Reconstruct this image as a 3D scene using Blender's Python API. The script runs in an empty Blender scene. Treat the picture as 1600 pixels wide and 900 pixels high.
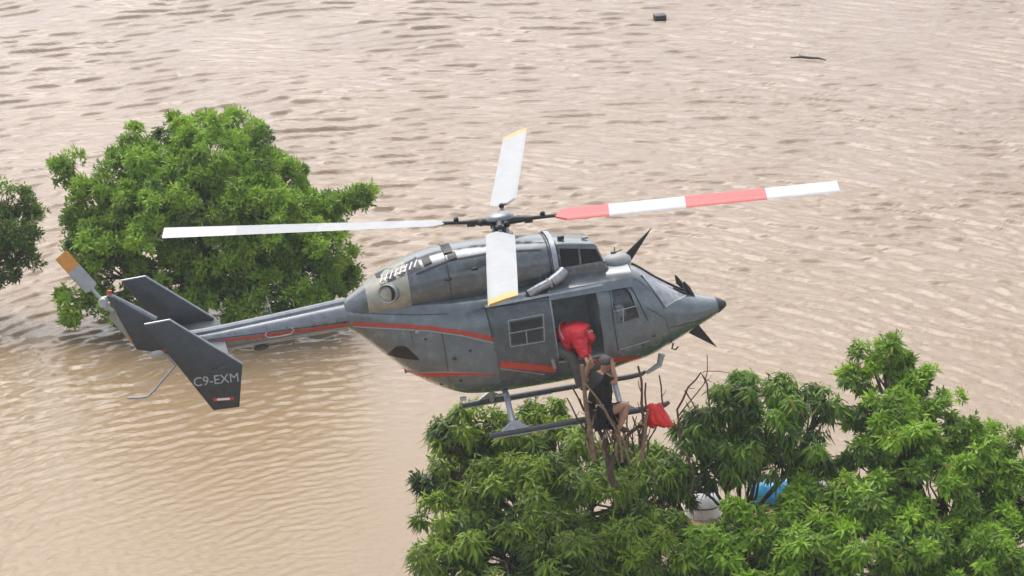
import bpy, bmesh, math, random
import numpy as np
from mathutils import Vector, Matrix
random.seed(7)
rng = np.random.default_rng(11)
SC = bpy.context.scene
COL = SC.collection
R = math.radians

# ------------------------------------------------------------------ camera
CAM_H, CAM_DEP, FPX = 21.0, R(20), 4200.0
cam = bpy.data.objects.new('camera', bpy.data.cameras.new('camera'))
COL.objects.link(cam)
cam.location = (0, 0, CAM_H)
cam.rotation_euler = (math.pi / 2 - CAM_DEP, 0, 0)
cam.data.lens = 36 * FPX / 1600
cam.data.sensor_width = 36
cam.data.clip_end = 20000
SC.camera = cam
# ------------------------------------------------------------------ world and sun (overcast, rain)
SUN_EL, SUN_AZ = R(58), R(-25)
w = bpy.data.worlds.new('World'); SC.world = w; w.use_nodes = True
nt = w.node_tree; bg = nt.nodes['Background']
sky = nt.nodes.new('ShaderNodeTexSky'); sky.sky_type = 'NISHITA'; sky.sun_disc = False
sky.sun_elevation = SUN_EL; sky.sun_rotation = SUN_AZ
sky.air_density = 1.0; sky.dust_density = 4.0; sky.ozone_density = 1.0
hs = nt.nodes.new('ShaderNodeHueSaturation'); hs.inputs['Saturation'].default_value = 0.45
nt.links.new(sky.outputs[0], hs.inputs['Color']); nt.links.new(hs.outputs[0], bg.inputs[0])
bg.inputs[1].default_value = 0.15
sl = bpy.data.lights.new('sun', 'SUN'); sl.energy = .65; sl.angle = R(60); sl.color = (1, .98, .95)
so = bpy.data.objects.new('sun', sl); COL.objects.link(so)
# direction towards the sun: the sky's rotation is measured clockwise from +Y
sd = Vector((math.sin(SUN_AZ) * math.cos(SUN_EL), math.cos(SUN_AZ) * math.cos(SUN_EL), math.sin(SUN_EL)))
so.rotation_euler = sd.to_track_quat('Z', 'Y').to_euler()
SC.view_settings.view_transform = 'Standard'; SC.view_settings.look = 'None'
SC.view_settings.exposure = 0.95; SC.view_settings.gamma = 1.0
SC.render.engine = 'CYCLES'
SC.cycles.max_bounces = 6; SC.cycles.transparent_max_bounces = 12

# ------------------------------------------------------------------ measuring: pixels of the photo to points of the place
C0 = np.array([0, 0, CAM_H]); cd, sd_ = math.cos(CAM_DEP), math.sin(CAM_DEP)
C2W = np.stack([[1, 0, 0], [0, sd_, cd], [0, -cd, sd_]], 1)
def ray(px, py): return C2W @ np.array([(px - 800) / FPX, -(py - 450) / FPX, -1.0])
def W(px, py, Y):
    d = ray(px, py); return C0 + d * (Y / d[1])
def WZ(px, py, z=0.0):
    d = ray(px, py); return C0 + d * ((z - CAM_H) / d[2])
_r = np.array([.16, -.205, .962]); _r /= np.linalg.norm(_r)
_n = np.array([.97, .16, -.125]); _n -= _r * (_n @ _r); _n /= np.linalg.norm(_n)
HA = C2W @ np.stack([_n, -_r, np.cross(_r, _n)], 1)       # helicopter axes: x forward, y left, z up
HO = C0 + ray(800, 510) * 43.75
HZ = 1.46                                                  # reference line above the skids
def L(px, py, yl=0.0):
    d = HA.T @ ray(px, py); o = HA.T @ (C0 - HO); return o + d * ((yl - o[1]) / d[1])
def H2W(p): return HA @ np.asarray(p, float) + HO

# ------------------------------------------------------------------ materials
def mat(name, col, rough=.5, metal=0., bump=None, var=None, coat=0., spec=.5, emit=None):
    m = bpy.data.materials.new(name); m.use_nodes = True
    n, l = m.node_tree.nodes, m.node_tree.links; b = n['Principled BSDF']
    b.inputs['Base Color'].default_value = (*col, 1); b.inputs['Roughness'].default_value = rough
    b.inputs['Metallic'].default_value = metal; b.inputs['Coat Weight'].default_value = coat
    b.inputs['Coat Roughness'].default_value = .12; b.inputs['Specular IOR Level'].default_value = spec
    tc = n.new('ShaderNodeTexCoord')
    if var:
        sc, amt = var
        ns = n.new('ShaderNodeTexNoise'); ns.inputs['Scale'].default_value = sc; ns.inputs['Detail'].default_value = 7
        ns.inputs['Roughness'].default_value = .65
        l.new(tc.outputs['Object'], ns.inputs['Vector'])
        mr = n.new('ShaderNodeMapRange'); mr.inputs[1].default_value = .3; mr.inputs[2].default_value = .7
        mr.inputs[3].default_value = 1 - amt; mr.inputs[4].default_value = 1 + amt
        l.new(ns.outputs[0], mr.inputs[0])
        mx = n.new('ShaderNodeMix'); mx.data_type = 'RGBA'; mx.blend_type = 'MULTIPLY'; mx.inputs[0].default_value = 1
        mx.inputs[6].default_value = (*col, 1); l.new(mr.outputs[0], mx.inputs[7]); l.new(mx.outputs[2], b.inputs['Base Color'])
        m2 = n.new('ShaderNodeMapRange'); m2.inputs[3].default_value = max(0, rough - .15); m2.inputs[4].default_value = min(1, rough + .15)
        l.new(ns.outputs[0], m2.inputs[0]); l.new(m2.outputs[0], b.inputs['Roughness'])
    if bump:
        sc, st = bump
        ns = n.new('ShaderNodeTexNoise'); ns.inputs['Scale'].default_value = sc; ns.inputs['Detail'].default_value = 5
        l.new(tc.outputs['Object'], ns.inputs['Vector'])
        bp = n.new('ShaderNodeBump'); bp.inputs['Strength'].default_value = st; bp.inputs['Distance'].default_value = .02
        l.new(ns.outputs[0], bp.inputs['Height']); l.new(bp.outputs[0], b.inputs['Normal'])
    return m
M = {}
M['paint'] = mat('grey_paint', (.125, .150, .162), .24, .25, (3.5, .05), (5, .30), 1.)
M['paint_shade'] = mat('shaded_grey_paint', (.066, .077, .082), .26, .2, (3.5, .07), (6, .35), .7)  # body grey made darker: weaker sky reflection put into the door's colour
M['cowl'] = mat('cowling_grey_paint', (.11, .125, .135), .24, .3, (4, .08), (5, .35), .7)
M['boomp'] = mat('boom_grey_paint', (.19, .21, .23), .3, .3, (3, .06), (6, .25), .3)
M['fin'] = mat('fin_dark_paint', (.040, .047, .052), .36, .1, None, (9, .3), .1)
M['edge'] = mat('fin_edge_metal', (.32, .34, .35), .35, .6, None, (9, .2))
M['dark'] = mat('black_rubber', (.012, .013, .014), .5, 0, None, (12, .3))
M['mesh'] = mat('intake_mesh', (.012, .016, .017), .55, .3, (60, .8), (20, .4))
M['seam'] = mat('seam_sealant', (.02, .022, .023), .6)
M['int'] = mat('cabin_lining', (.60, .63, .61), .8, 0, (8, .2), (4, .3))
M['red'] = mat('red_stripe', (.48, .045, .018), .4, 0, None, (12, .15), .2)
M['pale'] = mat('pale_trim', (.33, .34, .34), .4, 0, None, (14, .2))
M['soot'] = mat('heat_stained_panel', (.36, .345, .29), .38, .3, (5, .1), (4, .35))
M['metal'] = mat('bare_metal', (.36, .38, .39), .35, .7, None, (14, .25))
M['dmetal'] = mat('dark_metal', (.05, .05, .052), .4, .6, None, (14, .3))
M['skid'] = mat('skid_grey_paint', (.07, .075, .08), .4, .2, None, (12, .3))
M['strut'] = mat('strut_grey_paint', (.34, .37, .40), .38, .2, None, (12, .2))
M['white'] = mat('white_paint', (.43, .44, .45), .4, 0, None, (4, .14))
M['offw'] = mat('weathered_white_paint', (.34, .35, .35), .45, 0, None, (5, .12))
M['bred'] = mat('blade_red_paint', (.55, .06, .055), .42, 0, None, (7, .12))
M['byel'] = mat('blade_yellow_paint', (.52, .34, .09), .45, 0, None, (7, .15))
M['orange'] = mat('blade_orange_paint', (.55, .24, .04), .45, 0, None, (7, .15))
M['bgrey'] = mat('blade_grey_paint', (.30, .31, .31), .45, 0, None, (6, .15))
M['letter'] = mat('grey_lettering', (.40, .42, .42), .5)
M['lwhite'] = mat('white_lettering', (.75, .72, .70), .5)
M['skin'] = mat('tanned_skin', (.40, .215, .14), .55, 0, None, (9, .12))
M['dskin'] = mat('dark_skin', (.10, .055, .035), .5, 0, None, (9, .12))
M['hair'] = mat('grey_hair', (.085, .08, .075), .8, 0, (60, .5), (30, .3))
M['black'] = mat('black_cloth', (.007, .007, .008), .85, 0, (10, 1.), (8, .3))
M['redc'] = mat('red_rain_jacket', (.56, .012, .025), .6, 0, (7, 1.), (5, .25))
for q in M['redc'].node_tree.nodes:
    if q.type == 'BUMP': q.inputs['Distance'].default_value = .09
M['redb'] = mat('red_plastic', (.66, .02, .015), .35, 0, (6, .8), (5, .2))
M['trous'] = mat('grey_trousers', (.10, .095, .08), .85, 0, (12, .6), (8, .3))
M['shirt'] = mat('white_shirt', (.75, .76, .80), .8, 0, (12, .5))
M['boot'] = mat('brown_boot', (.06, .035, .02), .6, 0, None, (12, .3))
M['bark'] = mat('wet_bark', (.085, .058, .038), .6, 0, (18, .9), (7, .5))
M['lbark'] = mat('pale_broken_wood', (.23, .155, .09), .65, 0, (25, .7), (9, .45))
M['dbark'] = mat('reddish_bark', (.12, .055, .035), .6, 0, (25, .7), (9, .4))
M['blue'] = mat('blue_plastic', (.02, .25, .46), .3, 0, (7, .6), (6, .25))
M['tank'] = mat('white_plastic', (.70, .70, .69), .4, 0, None, (6, .15))
M['conc'] = mat('pale_concrete', (.40, .38, .34), .8, 0, (14, .5), (5, .25))
M['crate'] = mat('wet_dark_wood', (.03, .026, .024), .5, 0, (18, .5), (8, .3))

def glass_mat(name, tint, rough=.04, ior=1.5, sheen_film=0):
    m = bpy.data.materials.new(name); m.use_nodes = True
    n, l = m.node_tree.nodes, m.node_tree.links; n.clear()
    o = n.new('ShaderNodeOutputMaterial'); mx = n.new('ShaderNodeMixShader'); fr = n.new('ShaderNodeFresnel'); fr.inputs[0].default_value = ior
    t = n.new('ShaderNodeBsdfTransparent'); t.inputs[0].default_value = (*tint, 1); g = n.new('ShaderNodeBsdfGlossy'); g.inputs['Roughness'].default_value = rough
    g.inputs[0].default_value = (.95, .97, 1, 1)
    l.new(fr.outputs[0], mx.inputs[0]); l.new(t.outputs[0], mx.inputs[1]); l.new(g.outputs[0], mx.inputs[2]); l.new(mx.outputs[0], o.inputs[0])
    if sheen_film:                                   # pale diffuse layer: bright sheen of wet glass painted onto the pane
        df = n.new('ShaderNodeBsdfDiffuse'); df.inputs[0].default_value = (.6, .62, .66, 1); m2 = n.new('ShaderNodeMixShader'); ns = n.new('ShaderNodeTexNoise'); ns.inputs['Scale'].default_value = 9; ns.inputs['Detail'].default_value = 6
        tc = n.new('ShaderNodeTexCoord'); l.new(tc.outputs['Object'], ns.inputs['Vector']); mr = n.new('ShaderNodeMapRange'); mr.inputs[1].default_value = .3; mr.inputs[2].default_value = .7; mr.inputs[3].default_value = sheen_film * .6; mr.inputs[4].default_value = sheen_film * 1.4
        l.new(ns.outputs[0], mr.inputs[0]); l.new(mr.outputs[0], m2.inputs[0]); l.new(mx.outputs[0], m2.inputs[1]); l.new(df.outputs[0], m2.inputs[2]); l.new(m2.outputs[0], o.inputs[0])
    return m
M['glass'] = glass_mat('window_glass', (.82, .86, .86))
M['wscreen'] = glass_mat('windscreen_glass', (.6, .66, .68), .10, 2.6, .45)

def leaf_mat(name, dark, light, rough=.42, trans=.36):
    m = bpy.data.materials.new(name); m.use_nodes = True
    n, l = m.node_tree.nodes, m.node_tree.links; b = n['Principled BSDF']
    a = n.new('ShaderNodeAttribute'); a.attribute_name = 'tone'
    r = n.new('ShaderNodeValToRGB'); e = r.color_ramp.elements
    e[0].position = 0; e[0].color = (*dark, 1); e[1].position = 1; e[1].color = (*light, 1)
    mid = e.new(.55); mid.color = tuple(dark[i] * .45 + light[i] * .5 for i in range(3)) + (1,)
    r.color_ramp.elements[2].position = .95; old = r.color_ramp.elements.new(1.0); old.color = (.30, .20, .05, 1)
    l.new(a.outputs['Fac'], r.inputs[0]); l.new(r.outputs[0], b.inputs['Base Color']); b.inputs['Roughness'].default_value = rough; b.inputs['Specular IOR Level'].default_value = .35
    tr = n.new('ShaderNodeBsdfTranslucent'); l.new(r.outputs[0], tr.inputs[0])
    mx = n.new('ShaderNodeMixShader'); mx.inputs[0].default_value = trans
    l.new(b.outputs[0], mx.inputs[1]); l.new(tr.outputs[0], mx.inputs[2]); l.new(mx.outputs[0], n['Material Output'].inputs[0])
    return m
M['leaf_mango'] = leaf_mat('mango_leaf', (.020, .056, .010), (.28, .42, .024))
M['leaf_droop'] = leaf_mat('drooping_leaf', (.020, .056, .010), (.22, .38, .03))
M['leaf_broad'] = leaf_mat('bright_leaf', (.022, .072, .010), (.30, .50, .026))
M['leaf_far'] = leaf_mat('small_leaf', (.045, .095, .016), (.31, .50, .035), .5)

# ------------------------------------------------------------------ mesh helpers
def link(name, me, parent=None):
    o = bpy.data.objects.new(name, me); COL.objects.link(o)
    if parent is not None: o.parent = parent
    return o
def mk(name, V, Fc, ms, parent=None, smooth=True, idx=None, z=None):
    me = bpy.data.meshes.new(name)
    V = np.asarray(V, float)
    me.from_pydata([tuple(v) for v in V], [], [tuple(int(i) for i in f) for f in Fc])
    ms = ms if isinstance(ms, (list, tuple)) else [ms]
    for m in ms: me.materials.append(m)
    if idx is not None: me.polygons.foreach_set('material_index', np.asarray(idx, np.int32))
    me.validate()
    bm = bmesh.new(); bm.from_mesh(me); bmesh.ops.recalc_face_normals(bm, faces=bm.faces[:]); bm.to_mesh(me); bm.free()
    me.polygons.foreach_set('use_smooth', np.full(len(me.polygons), smooth))
    if smooth: me.set_sharp_from_angle(angle=R(38))
    o = link(name, me, parent)
    if z is not None: o.location = (0, 0, z)
    return o
def tag(o, label, cat, group=None, kind=None):
    if label: o['label'] = label
    if cat: o['category'] = cat
    if group: o['group'] = group
    if kind: o['kind'] = kind
    return o
def empty(name, loc, label, cat, group=None):
    o = bpy.data.objects.new(name, None); COL.objects.link(o); o.location = tuple(loc); o.empty_display_size = .2
    return tag(o, label, cat, group)
class G:
    """collects simple shapes into one vertex / face list"""
    def __init__(s): s.V = []; s.F = []; s.I = []
    def add(s, V, Fc, i=0):
        n = len(s.V); s.V += [tuple(v) for v in V]; s.F += [tuple(k + n for k in f) for f in Fc]; s.I += [i] * len(Fc); return s
    def grid(s, P, i=0, cu=False):
        P = np.asarray(P, float); a, b = P.shape[:2]; Fc = []
        for x in range(a - 1):
            for y in range(b - (0 if cu else 1)): Fc.append((x * b + y, x * b + (y + 1) % b, (x + 1) * b + (y + 1) % b, (x + 1) * b + y))
        return s.add(P.reshape(-1, 3), Fc, i)
    def tube(s, pts, rad, n=8, i=0, cap=True):
        pts = [np.asarray(p, float) for p in pts]; k = len(pts)
        rad = [rad] * k if np.isscalar(rad) else list(rad)
        rings = []; up = None
        for q in range(k):
            t = pts[min(q + 1, k - 1)] - pts[max(q - 1, 0)]; t /= np.linalg.norm(t) + 1e-9
            if up is None: up = np.array([0, 0, 1.]) if abs(t[2]) < .9 else np.array([1., 0, 0])
            a = np.cross(t, up); a /= np.linalg.norm(a) + 1e-9; b = np.cross(a, t); up = b
            rings.append([pts[q] + rad[q] * (math.cos(2 * math.pi * j / n) * a + math.sin(2 * math.pi * j / n) * b) for j in range(n)])
        base = len(s.V); s.grid(rings, i, True)
        if cap:
            s.F += [tuple(base + j for j in range(n)), tuple(base + (k - 1) * n + j for j in range(n))]; s.I += [i, i]
        return s
    def box(s, c, d, rot=None, i=0):
        c = np.asarray(c, float); d = np.asarray(d, float) / 2
        V = np.array([[x, y, z] for x in (-1, 1) for y in (-1, 1) for z in (-1, 1)]) * d
        if rot is not None: V = V @ np.asarray(rot).T
        return s.add(V + c, [(0, 1, 3, 2), (4, 6, 7, 5), (0, 4, 5, 1), (2, 3, 7, 6), (0, 2, 6, 4), (1, 5, 7, 3)], i)
    def prism(s, poly, y0, y1, i=0):
        n = len(poly)
        V = [(p[0], y0, p[1]) for p in poly] + [(p[0], y1, p[1]) for p in poly]
        return s.add(V, [tuple(range(n)), tuple(range(2 * n - 1, n - 1, -1))] + [(k, (k + 1) % n, n + (k + 1) % n, n + k) for k in range(n)], i)
    def ball(s, c, r, nu=12, nv=8, i=0):
        c = np.asarray(c, float); r = np.broadcast_to(np.asarray(r, float), 3)
        P = [[c + r * np.array([math.sin(t) * math.cos(p), math.sin(t) * math.sin(p), math.cos(t)]) for p in np.linspace(0, 2 * math.pi, nu, endpoint=False)] for t in np.linspace(.02, math.pi - .02, nv)]
        base = len(s.V); s.grid(P, i, True)
        s.F += [tuple(base + j for j in range(nu)), tuple(base + (nv - 1) * nu + j for j in range(nu))]; s.I += [i, i]
        return s
    def build(s, name, m, parent=None, smooth=True, z=None): return mk(name, s.V, s.F, m, parent, smooth, s.I, z)

def bevel(o, wd, seg=2, ang=40):
    bm = bmesh.new(); bm.from_mesh(o.data)
    ed = [e for e in bm.edges if len(e.link_faces) == 2 and e.calc_face_angle(0) > R(ang)]
    bmesh.ops.bevel(bm, geom=ed, offset=wd, segments=seg, affect='EDGES', profile=.5, clamp_overlap=True)
    bm.to_mesh(o.data); bm.free()
    o.data.polygons.foreach_set('use_smooth', np.full(len(o.data.polygons), True)); o.data.set_sharp_from_angle(angle=R(38))
    return o
def bake(o):
    dg = bpy.context.evaluated_depsgraph_get(); dg.update()
    me = bpy.data.meshes.new_from_object(o.evaluated_get(dg)); old = o.data
    o.modifiers.clear(); o.data = me; bpy.data.meshes.remove(old); return o
def boolean(o, cutter):
    md = o.modifiers.new('b', 'BOOLEAN'); md.operation = 'DIFFERENCE'; md.object = cutter; md.solver = 'EXACT'
    bake(o); me = cutter.data; bpy.data.objects.remove(cutter); bpy.data.meshes.remove(me); return o
def herm(xs, ys):
    xs = np.asarray(xs, float); ys = np.asarray(ys, float); d = np.diff(ys) / np.diff(xs)
    m = np.zeros_like(ys); m[0] = d[0]; m[-1] = d[-1]
    for i in range(1, len(xs) - 1): m[i] = 0 if d[i - 1] * d[i] <= 0 else 2 * d[i - 1] * d[i] / (d[i - 1] + d[i])
    def f(x):
        x = np.asarray(x, float); i = np.clip(np.searchsorted(xs, x) - 1, 0, len(xs) - 2); h = xs[i + 1] - xs[i]; t = np.clip((x - xs[i]) / h, 0, 1)
        return (2*t**3-3*t**2+1)*ys[i] + (t**3-2*t**2+t)*h*m[i] + (-2*t**3+3*t**2)*ys[i+1] + (t**3-t**2)*h*m[i+1]
    return f
class Loft:
    def __init__(s, rows):                    # x, zbottom, ztop, halfwidth, exponent
        r = np.array(rows, float); s.x0, s.x1 = r[0, 0], r[-1, 0]
        s.zb, s.zt, s.w, s.e = [herm(r[:, 0], r[:, k]) for k in (1, 2, 3, 4)]
    def side(s, x, z, off=0.):
        x = np.clip(x, s.x0 + 1e-3, s.x1 - 1e-3); zc = (s.zb(x) + s.zt(x)) / 2; h = (s.zt(x) - s.zb(x)) / 2 + off
        t = np.clip(np.abs((z - zc) / h), 0, .9999)
        return -(s.w(x) + off) * (1 - t ** s.e(x)) ** (1 / s.e(x))
    def rings(s, xs, n=56, shrink=0.):
        out = []
        for x in xs:
            zc = float(s.zb(x) + s.zt(x)) / 2; h = max(.004, float(s.zt(x) - s.zb(x)) / 2 - shrink); w = max(.004, float(s.w(x)) - shrink); e = float(s.e(x)); r = []
            for k in range(n):
                a = 2 * math.pi * (k + .5) / n; c, q = math.cos(a), math.sin(a)
                r.append((x, w * math.copysign(abs(c) ** (2 / e), c), zc + h * math.copysign(abs(q) ** (2 / e), q)))
            out.append(r)
        return out
    def solid(s, xs, n=56, shrink=0., i=0):
        g = G(); g.grid(s.rings(xs, n, shrink), i, True); k = len(xs)
        g.F += [tuple(range(n)), tuple((k - 1) * n + j for j in range(n))]; g.I += [i, i]; return g
    def hit(s, px, py):                       # photo pixel to (x, z) on the right flank
        y = -.7
        for _ in range(14):
            q = L(px, py, y); y = .5 * y + .5 * float(s.side(q[0], q[2]))
        return q[0], q[2]
def patch(loft, top, bot, off, thick, nx=24, nz=10):
    """panel that follows the flank between two (x,z) polylines that share their x range"""
    top = np.array(top); bot = np.array(bot)
    xs = np.linspace(max(top[0, 0], bot[0, 0]), min(top[-1, 0], bot[-1, 0]), nx)
    P, Q = [], []
    for x in xs:
        zs = np.linspace(np.interp(x, bot[:, 0], bot[:, 1]), np.interp(x, top[:, 0], top[:, 1]), nz)
        y = loft.side(np.full(nz, x), zs, off); y2 = loft.side(np.full(nz, x), zs, off - thick)
        P.append(np.stack([np.full(nz, x), y, zs], 1)); Q.append(np.stack([np.full(nz, x), y2, zs], 1))
    g = G(); g.grid(P); g.grid(Q); n = nx * nz
    def rim(ids):
        for a, b in zip(ids, ids[1:]): g.F.append((a, b, b + n, a + n)); g.I.append(0)
    rim([k * nz for k in range(nx)]); rim([k * nz + nz - 1 for k in range(nx)]); rim(list(range(nz))); rim([(nx - 1) * nz + k for k in range(nz)])
    return g
def strip(loft, pts, wd, off, thick=.006, n=30):
    """band of the given width(s) along a polyline of (x,z) on the flank"""
    pts = np.array(pts, float); s = np.r_[0, np.cumsum(np.hypot(*np.diff(pts, axis=0).T))]; t = np.linspace(0, s[-1], n)
    x = np.interp(t, s, pts[:, 0]); z = np.interp(t, s, pts[:, 1]); wd = np.interp(t / s[-1], np.linspace(0, 1, len(np.atleast_1d(wd))), np.atleast_1d(wd))
    dx, dz = np.gradient(x), np.gradient(z); l = np.hypot(dx, dz); nx_, nz_ = -dz / l, dx / l
    g = G(); rows = []
    for k in range(n):
        r = []
        for sgn, o in ((-.5, off), (-.17, off), (.17, off), (.5, off), (.5, off - thick), (-.5, off - thick)):
            xx, zz = x[k] + nx_[k] * wd[k] * sgn, z[k] + nz_[k] * wd[k] * sgn; r.append((xx, float(loft.side(xx, zz, o)), zz))
        rows.append(r)
    g.grid(rows, 0, True); g.F += [tuple(range(6)), tuple((n - 1) * 6 + j for j in range(6))]; g.I += [0, 0]
    return g

# ------------------------------------------------------------------ flood water, one sheet to the horizon
GX, GY = float(H2W((0, 0, 0))[0]), float(H2W((0, 0, 0))[1])          # the spot under the rotor
def spectrum_field(N, k0, bw, spread, seed):
    r = np.random.default_rng(seed); k = np.fft.fftfreq(N, 1 / N); KV, KU = np.meshgrid(k, k, indexing='ij')
    kk = np.hypot(KU, KV) + 1e-6; ang = np.arctan2(np.abs(KU), np.abs(KV))
    S = np.exp(-(np.log(kk / k0) / bw) ** 2) * np.exp(-(ang / spread) ** 2) * (kk / k0) ** -.6
    h = np.fft.ifft2(S * (KV > 0 if spread < 3 else 1) * (r.normal(size=(N, N)) + 1j * r.normal(size=(N, N))))
    return h / h.real.std() if spread < 3 else h.real / h.real.std()
def sample(Fd, u, v):
    N = Fd.shape[0]; u = np.mod(u, N); v = np.mod(v, N); i = np.floor(v).astype(int) % N; j = np.floor(u).astype(int) % N; a = v - np.floor(v); b = u - np.floor(u); i2 = (i + 1) % N; j2 = (j + 1) % N
    return (Fd[i, j]*(1-a)*(1-b) + Fd[i2, j]*a*(1-b) + Fd[i, j2]*(1-a)*b + Fd[i2, j2]*a*b)
def water():
    def axis(a, b, step, far):
        c = list(np.arange(a, b, step)); s = step; lo, hi = [c[0]], [c[-1]]
        while lo[-1] > -far: s *= 1.35; lo.append(lo[-1] - s)
        s = step
        while hi[-1] < far: s *= 1.35; hi.append(hi[-1] + s)
        return np.array(lo[:0:-1] + c + hi[1:])
    xs = axis(-17.3, 17.3, .062, 6000); ys = axis(38, 88, .062, 6000)
    X, Y = np.meshgrid(xs, ys, indexing='ij')
    dx, dy = X - GX, Y - GY; r = np.hypot(dx, dy) + .5; th = np.arctan2(dy, dx)
    N = 2048; LAM = .036
    F1 = spectrum_field(N, 1 / LAM * 2 * math.pi, .40, .54, 3); F2 = spectrum_field(N, 1 / LAM * 2 * math.pi, .45, .6, 4); F3 = spectrum_field(N, 16, .7, 9., 5)
    rc = 20.
    ri = 8.
    s = np.where(r < rc, np.log(np.maximum(r, ri)) + np.minimum(r - ri, 0) / ri, math.log(rc) + (r - rc) / rc)
    warp = sample(F3, X * 14, Y * 14) * .010 
    u = (th / (2 * math.pi)) * N; v = (s + warp) / (2 * math.pi) * N
    lam = LAM * np.clip(r, ri, rc)
    # wave trains: the envelope is evened out, the crests are sharpened and lean towards the camera side
    def train(Fd, uu, vv, lean=.62, p=.35):
        q = sample(Fd, uu, vv); ph = np.angle(q); ph = ph + lean * np.cos(ph) - .2 * np.sin(ph); f = np.exp(.6 * (np.cos(ph) - 1)) - .60
        return f * 2.1 * np.minimum(np.abs(q), 2.2) ** p
    h = train(F1, u, v)
    patchy = np.clip(1 + .12 * sample(F3, X * 9 + 300, Y * 9), .5, 1.6)
    h2 = train(F2, u * 2 + 40, v * 2.2 + 17); h4 = train(F2, u * 5 + 40, v * 5 + 170)
    # steady wind waves running over the far water
    wx = X * .985 + Y * .17; wy = Y * .985 - X * .17
    h3 = train(F2, wx * 14, wy * 26); h5 = train(F1, wx * 20 + 90, wy * 40)
    far = np.clip((r - 8) / 14, 0, 1)
    Z = patchy * lam * ((.038 + .019 * far) * h + (.034 + .009 * far) * h2 + .014 * h4) + far * (.0058 * h3 + .0052 * h5) * (.7 + .3 * patchy)
    fade = np.clip((40 - np.abs(X)) / 20, 0, 1) * np.clip((130 - Y) / 35, 0, 1) * np.clip((Y - 28) / 9, 0, 1)
    Z *= fade
    nx, ny = X.shape; me = bpy.data.meshes.new('water')
    co = np.stack([X, Y, Z], -1).reshape(-1, 3).astype(np.float32)
    i = (np.arange(nx - 1)[:, None] * ny + np.arange(ny - 1)[None]).ravel(); q = np.stack([i, i + ny, i + ny + 1, i + 1], 1).astype(np.int32)
    me.vertices.add(len(co)); me.vertices.foreach_set('co', co.ravel()); me.loops.add(q.size); me.loops.foreach_set('vertex_index', q.ravel())
    me.polygons.add(len(q)); me.polygons.foreach_set('loop_start', np.arange(0, q.size, 4, dtype=np.int32)); me.polygons.foreach_set('use_smooth', np.ones(len(q), bool)); me.update(calc_edges=True)
    m = bpy.data.materials.new('muddy_flood_water'); m.use_nodes = True; n, l = m.node_tree.nodes, m.node_tree.links; b = n['Principled BSDF']
    tc = n.new('ShaderNodeTexCoord'); ns = n.new('ShaderNodeTexNoise'); ns.inputs['Scale'].default_value = .12; ns.inputs['Detail'].default_value = 6
    l.new(tc.outputs['Object'], ns.inputs['Vector']); rp = n.new('ShaderNodeValToRGB'); rp.color_ramp.elements[0].position = .3; rp.color_ramp.elements[1].position = .7
    rp.color_ramp.elements[0].color = (.265, .180, .095, 1); rp.color_ramp.elements[1].color = (.29, .203, .114, 1)
    l.new(ns.outputs[0], rp.inputs[0])
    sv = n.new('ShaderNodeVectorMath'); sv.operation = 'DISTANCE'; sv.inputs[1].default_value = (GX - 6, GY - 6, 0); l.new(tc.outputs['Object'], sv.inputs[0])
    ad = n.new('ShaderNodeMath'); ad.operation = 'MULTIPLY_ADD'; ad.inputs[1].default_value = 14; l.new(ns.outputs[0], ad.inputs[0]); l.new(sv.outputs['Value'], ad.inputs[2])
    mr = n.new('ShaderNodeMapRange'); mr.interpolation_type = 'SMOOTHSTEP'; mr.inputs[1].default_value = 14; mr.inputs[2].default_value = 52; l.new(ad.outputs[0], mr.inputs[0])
    mc = n.new('ShaderNodeMix'); mc.data_type = 'RGBA'; l.new(mr.outputs[0], mc.inputs[0]); l.new(rp.outputs[0], mc.inputs[6]); mc.inputs[7].default_value = (.285, .210, .150, 1)  # far water paler and greyer: haze and sky reflection painted into base colour
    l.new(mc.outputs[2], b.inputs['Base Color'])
    b.inputs['Roughness'].default_value = .09; b.inputs['IOR'].default_value = 1.41
    mp = n.new('ShaderNodeMapping'); mp.inputs['Scale'].default_value = (1, 2.2, 1); l.new(tc.outputs['Object'], mp.inputs[0])
    n2 = n.new('ShaderNodeTexNoise'); n2.inputs['Scale'].default_value = 7.5; n2.inputs['Detail'].default_value = 6; n2.inputs['Roughness'].default_value = .6
    l.new(mp.outputs[0], n2.inputs['Vector'])
    bp = n.new('ShaderNodeBump'); bp.inputs['Strength'].default_value = .22; bp.inputs['Distance'].default_value = .05; l.new(n2.outputs[0], bp.inputs['Height']); l.new(bp.outputs[0], b.inputs['Normal'])
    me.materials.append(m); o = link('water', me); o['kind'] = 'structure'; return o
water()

# ------------------------------------------------------------------ helicopter
heli = empty('helicopter', H2W((0, 0, -HZ)), 'dark grey helicopter with red stripes hovering nose right above the flooded tree tops', 'helicopter')
heli.rotation_euler = Matrix(HA.tolist()).to_euler()
def hb(g, name, m, parent=None, smooth=True):
    return g.build(name, m, parent or heli, smooth, HZ if parent is None else None)

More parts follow.
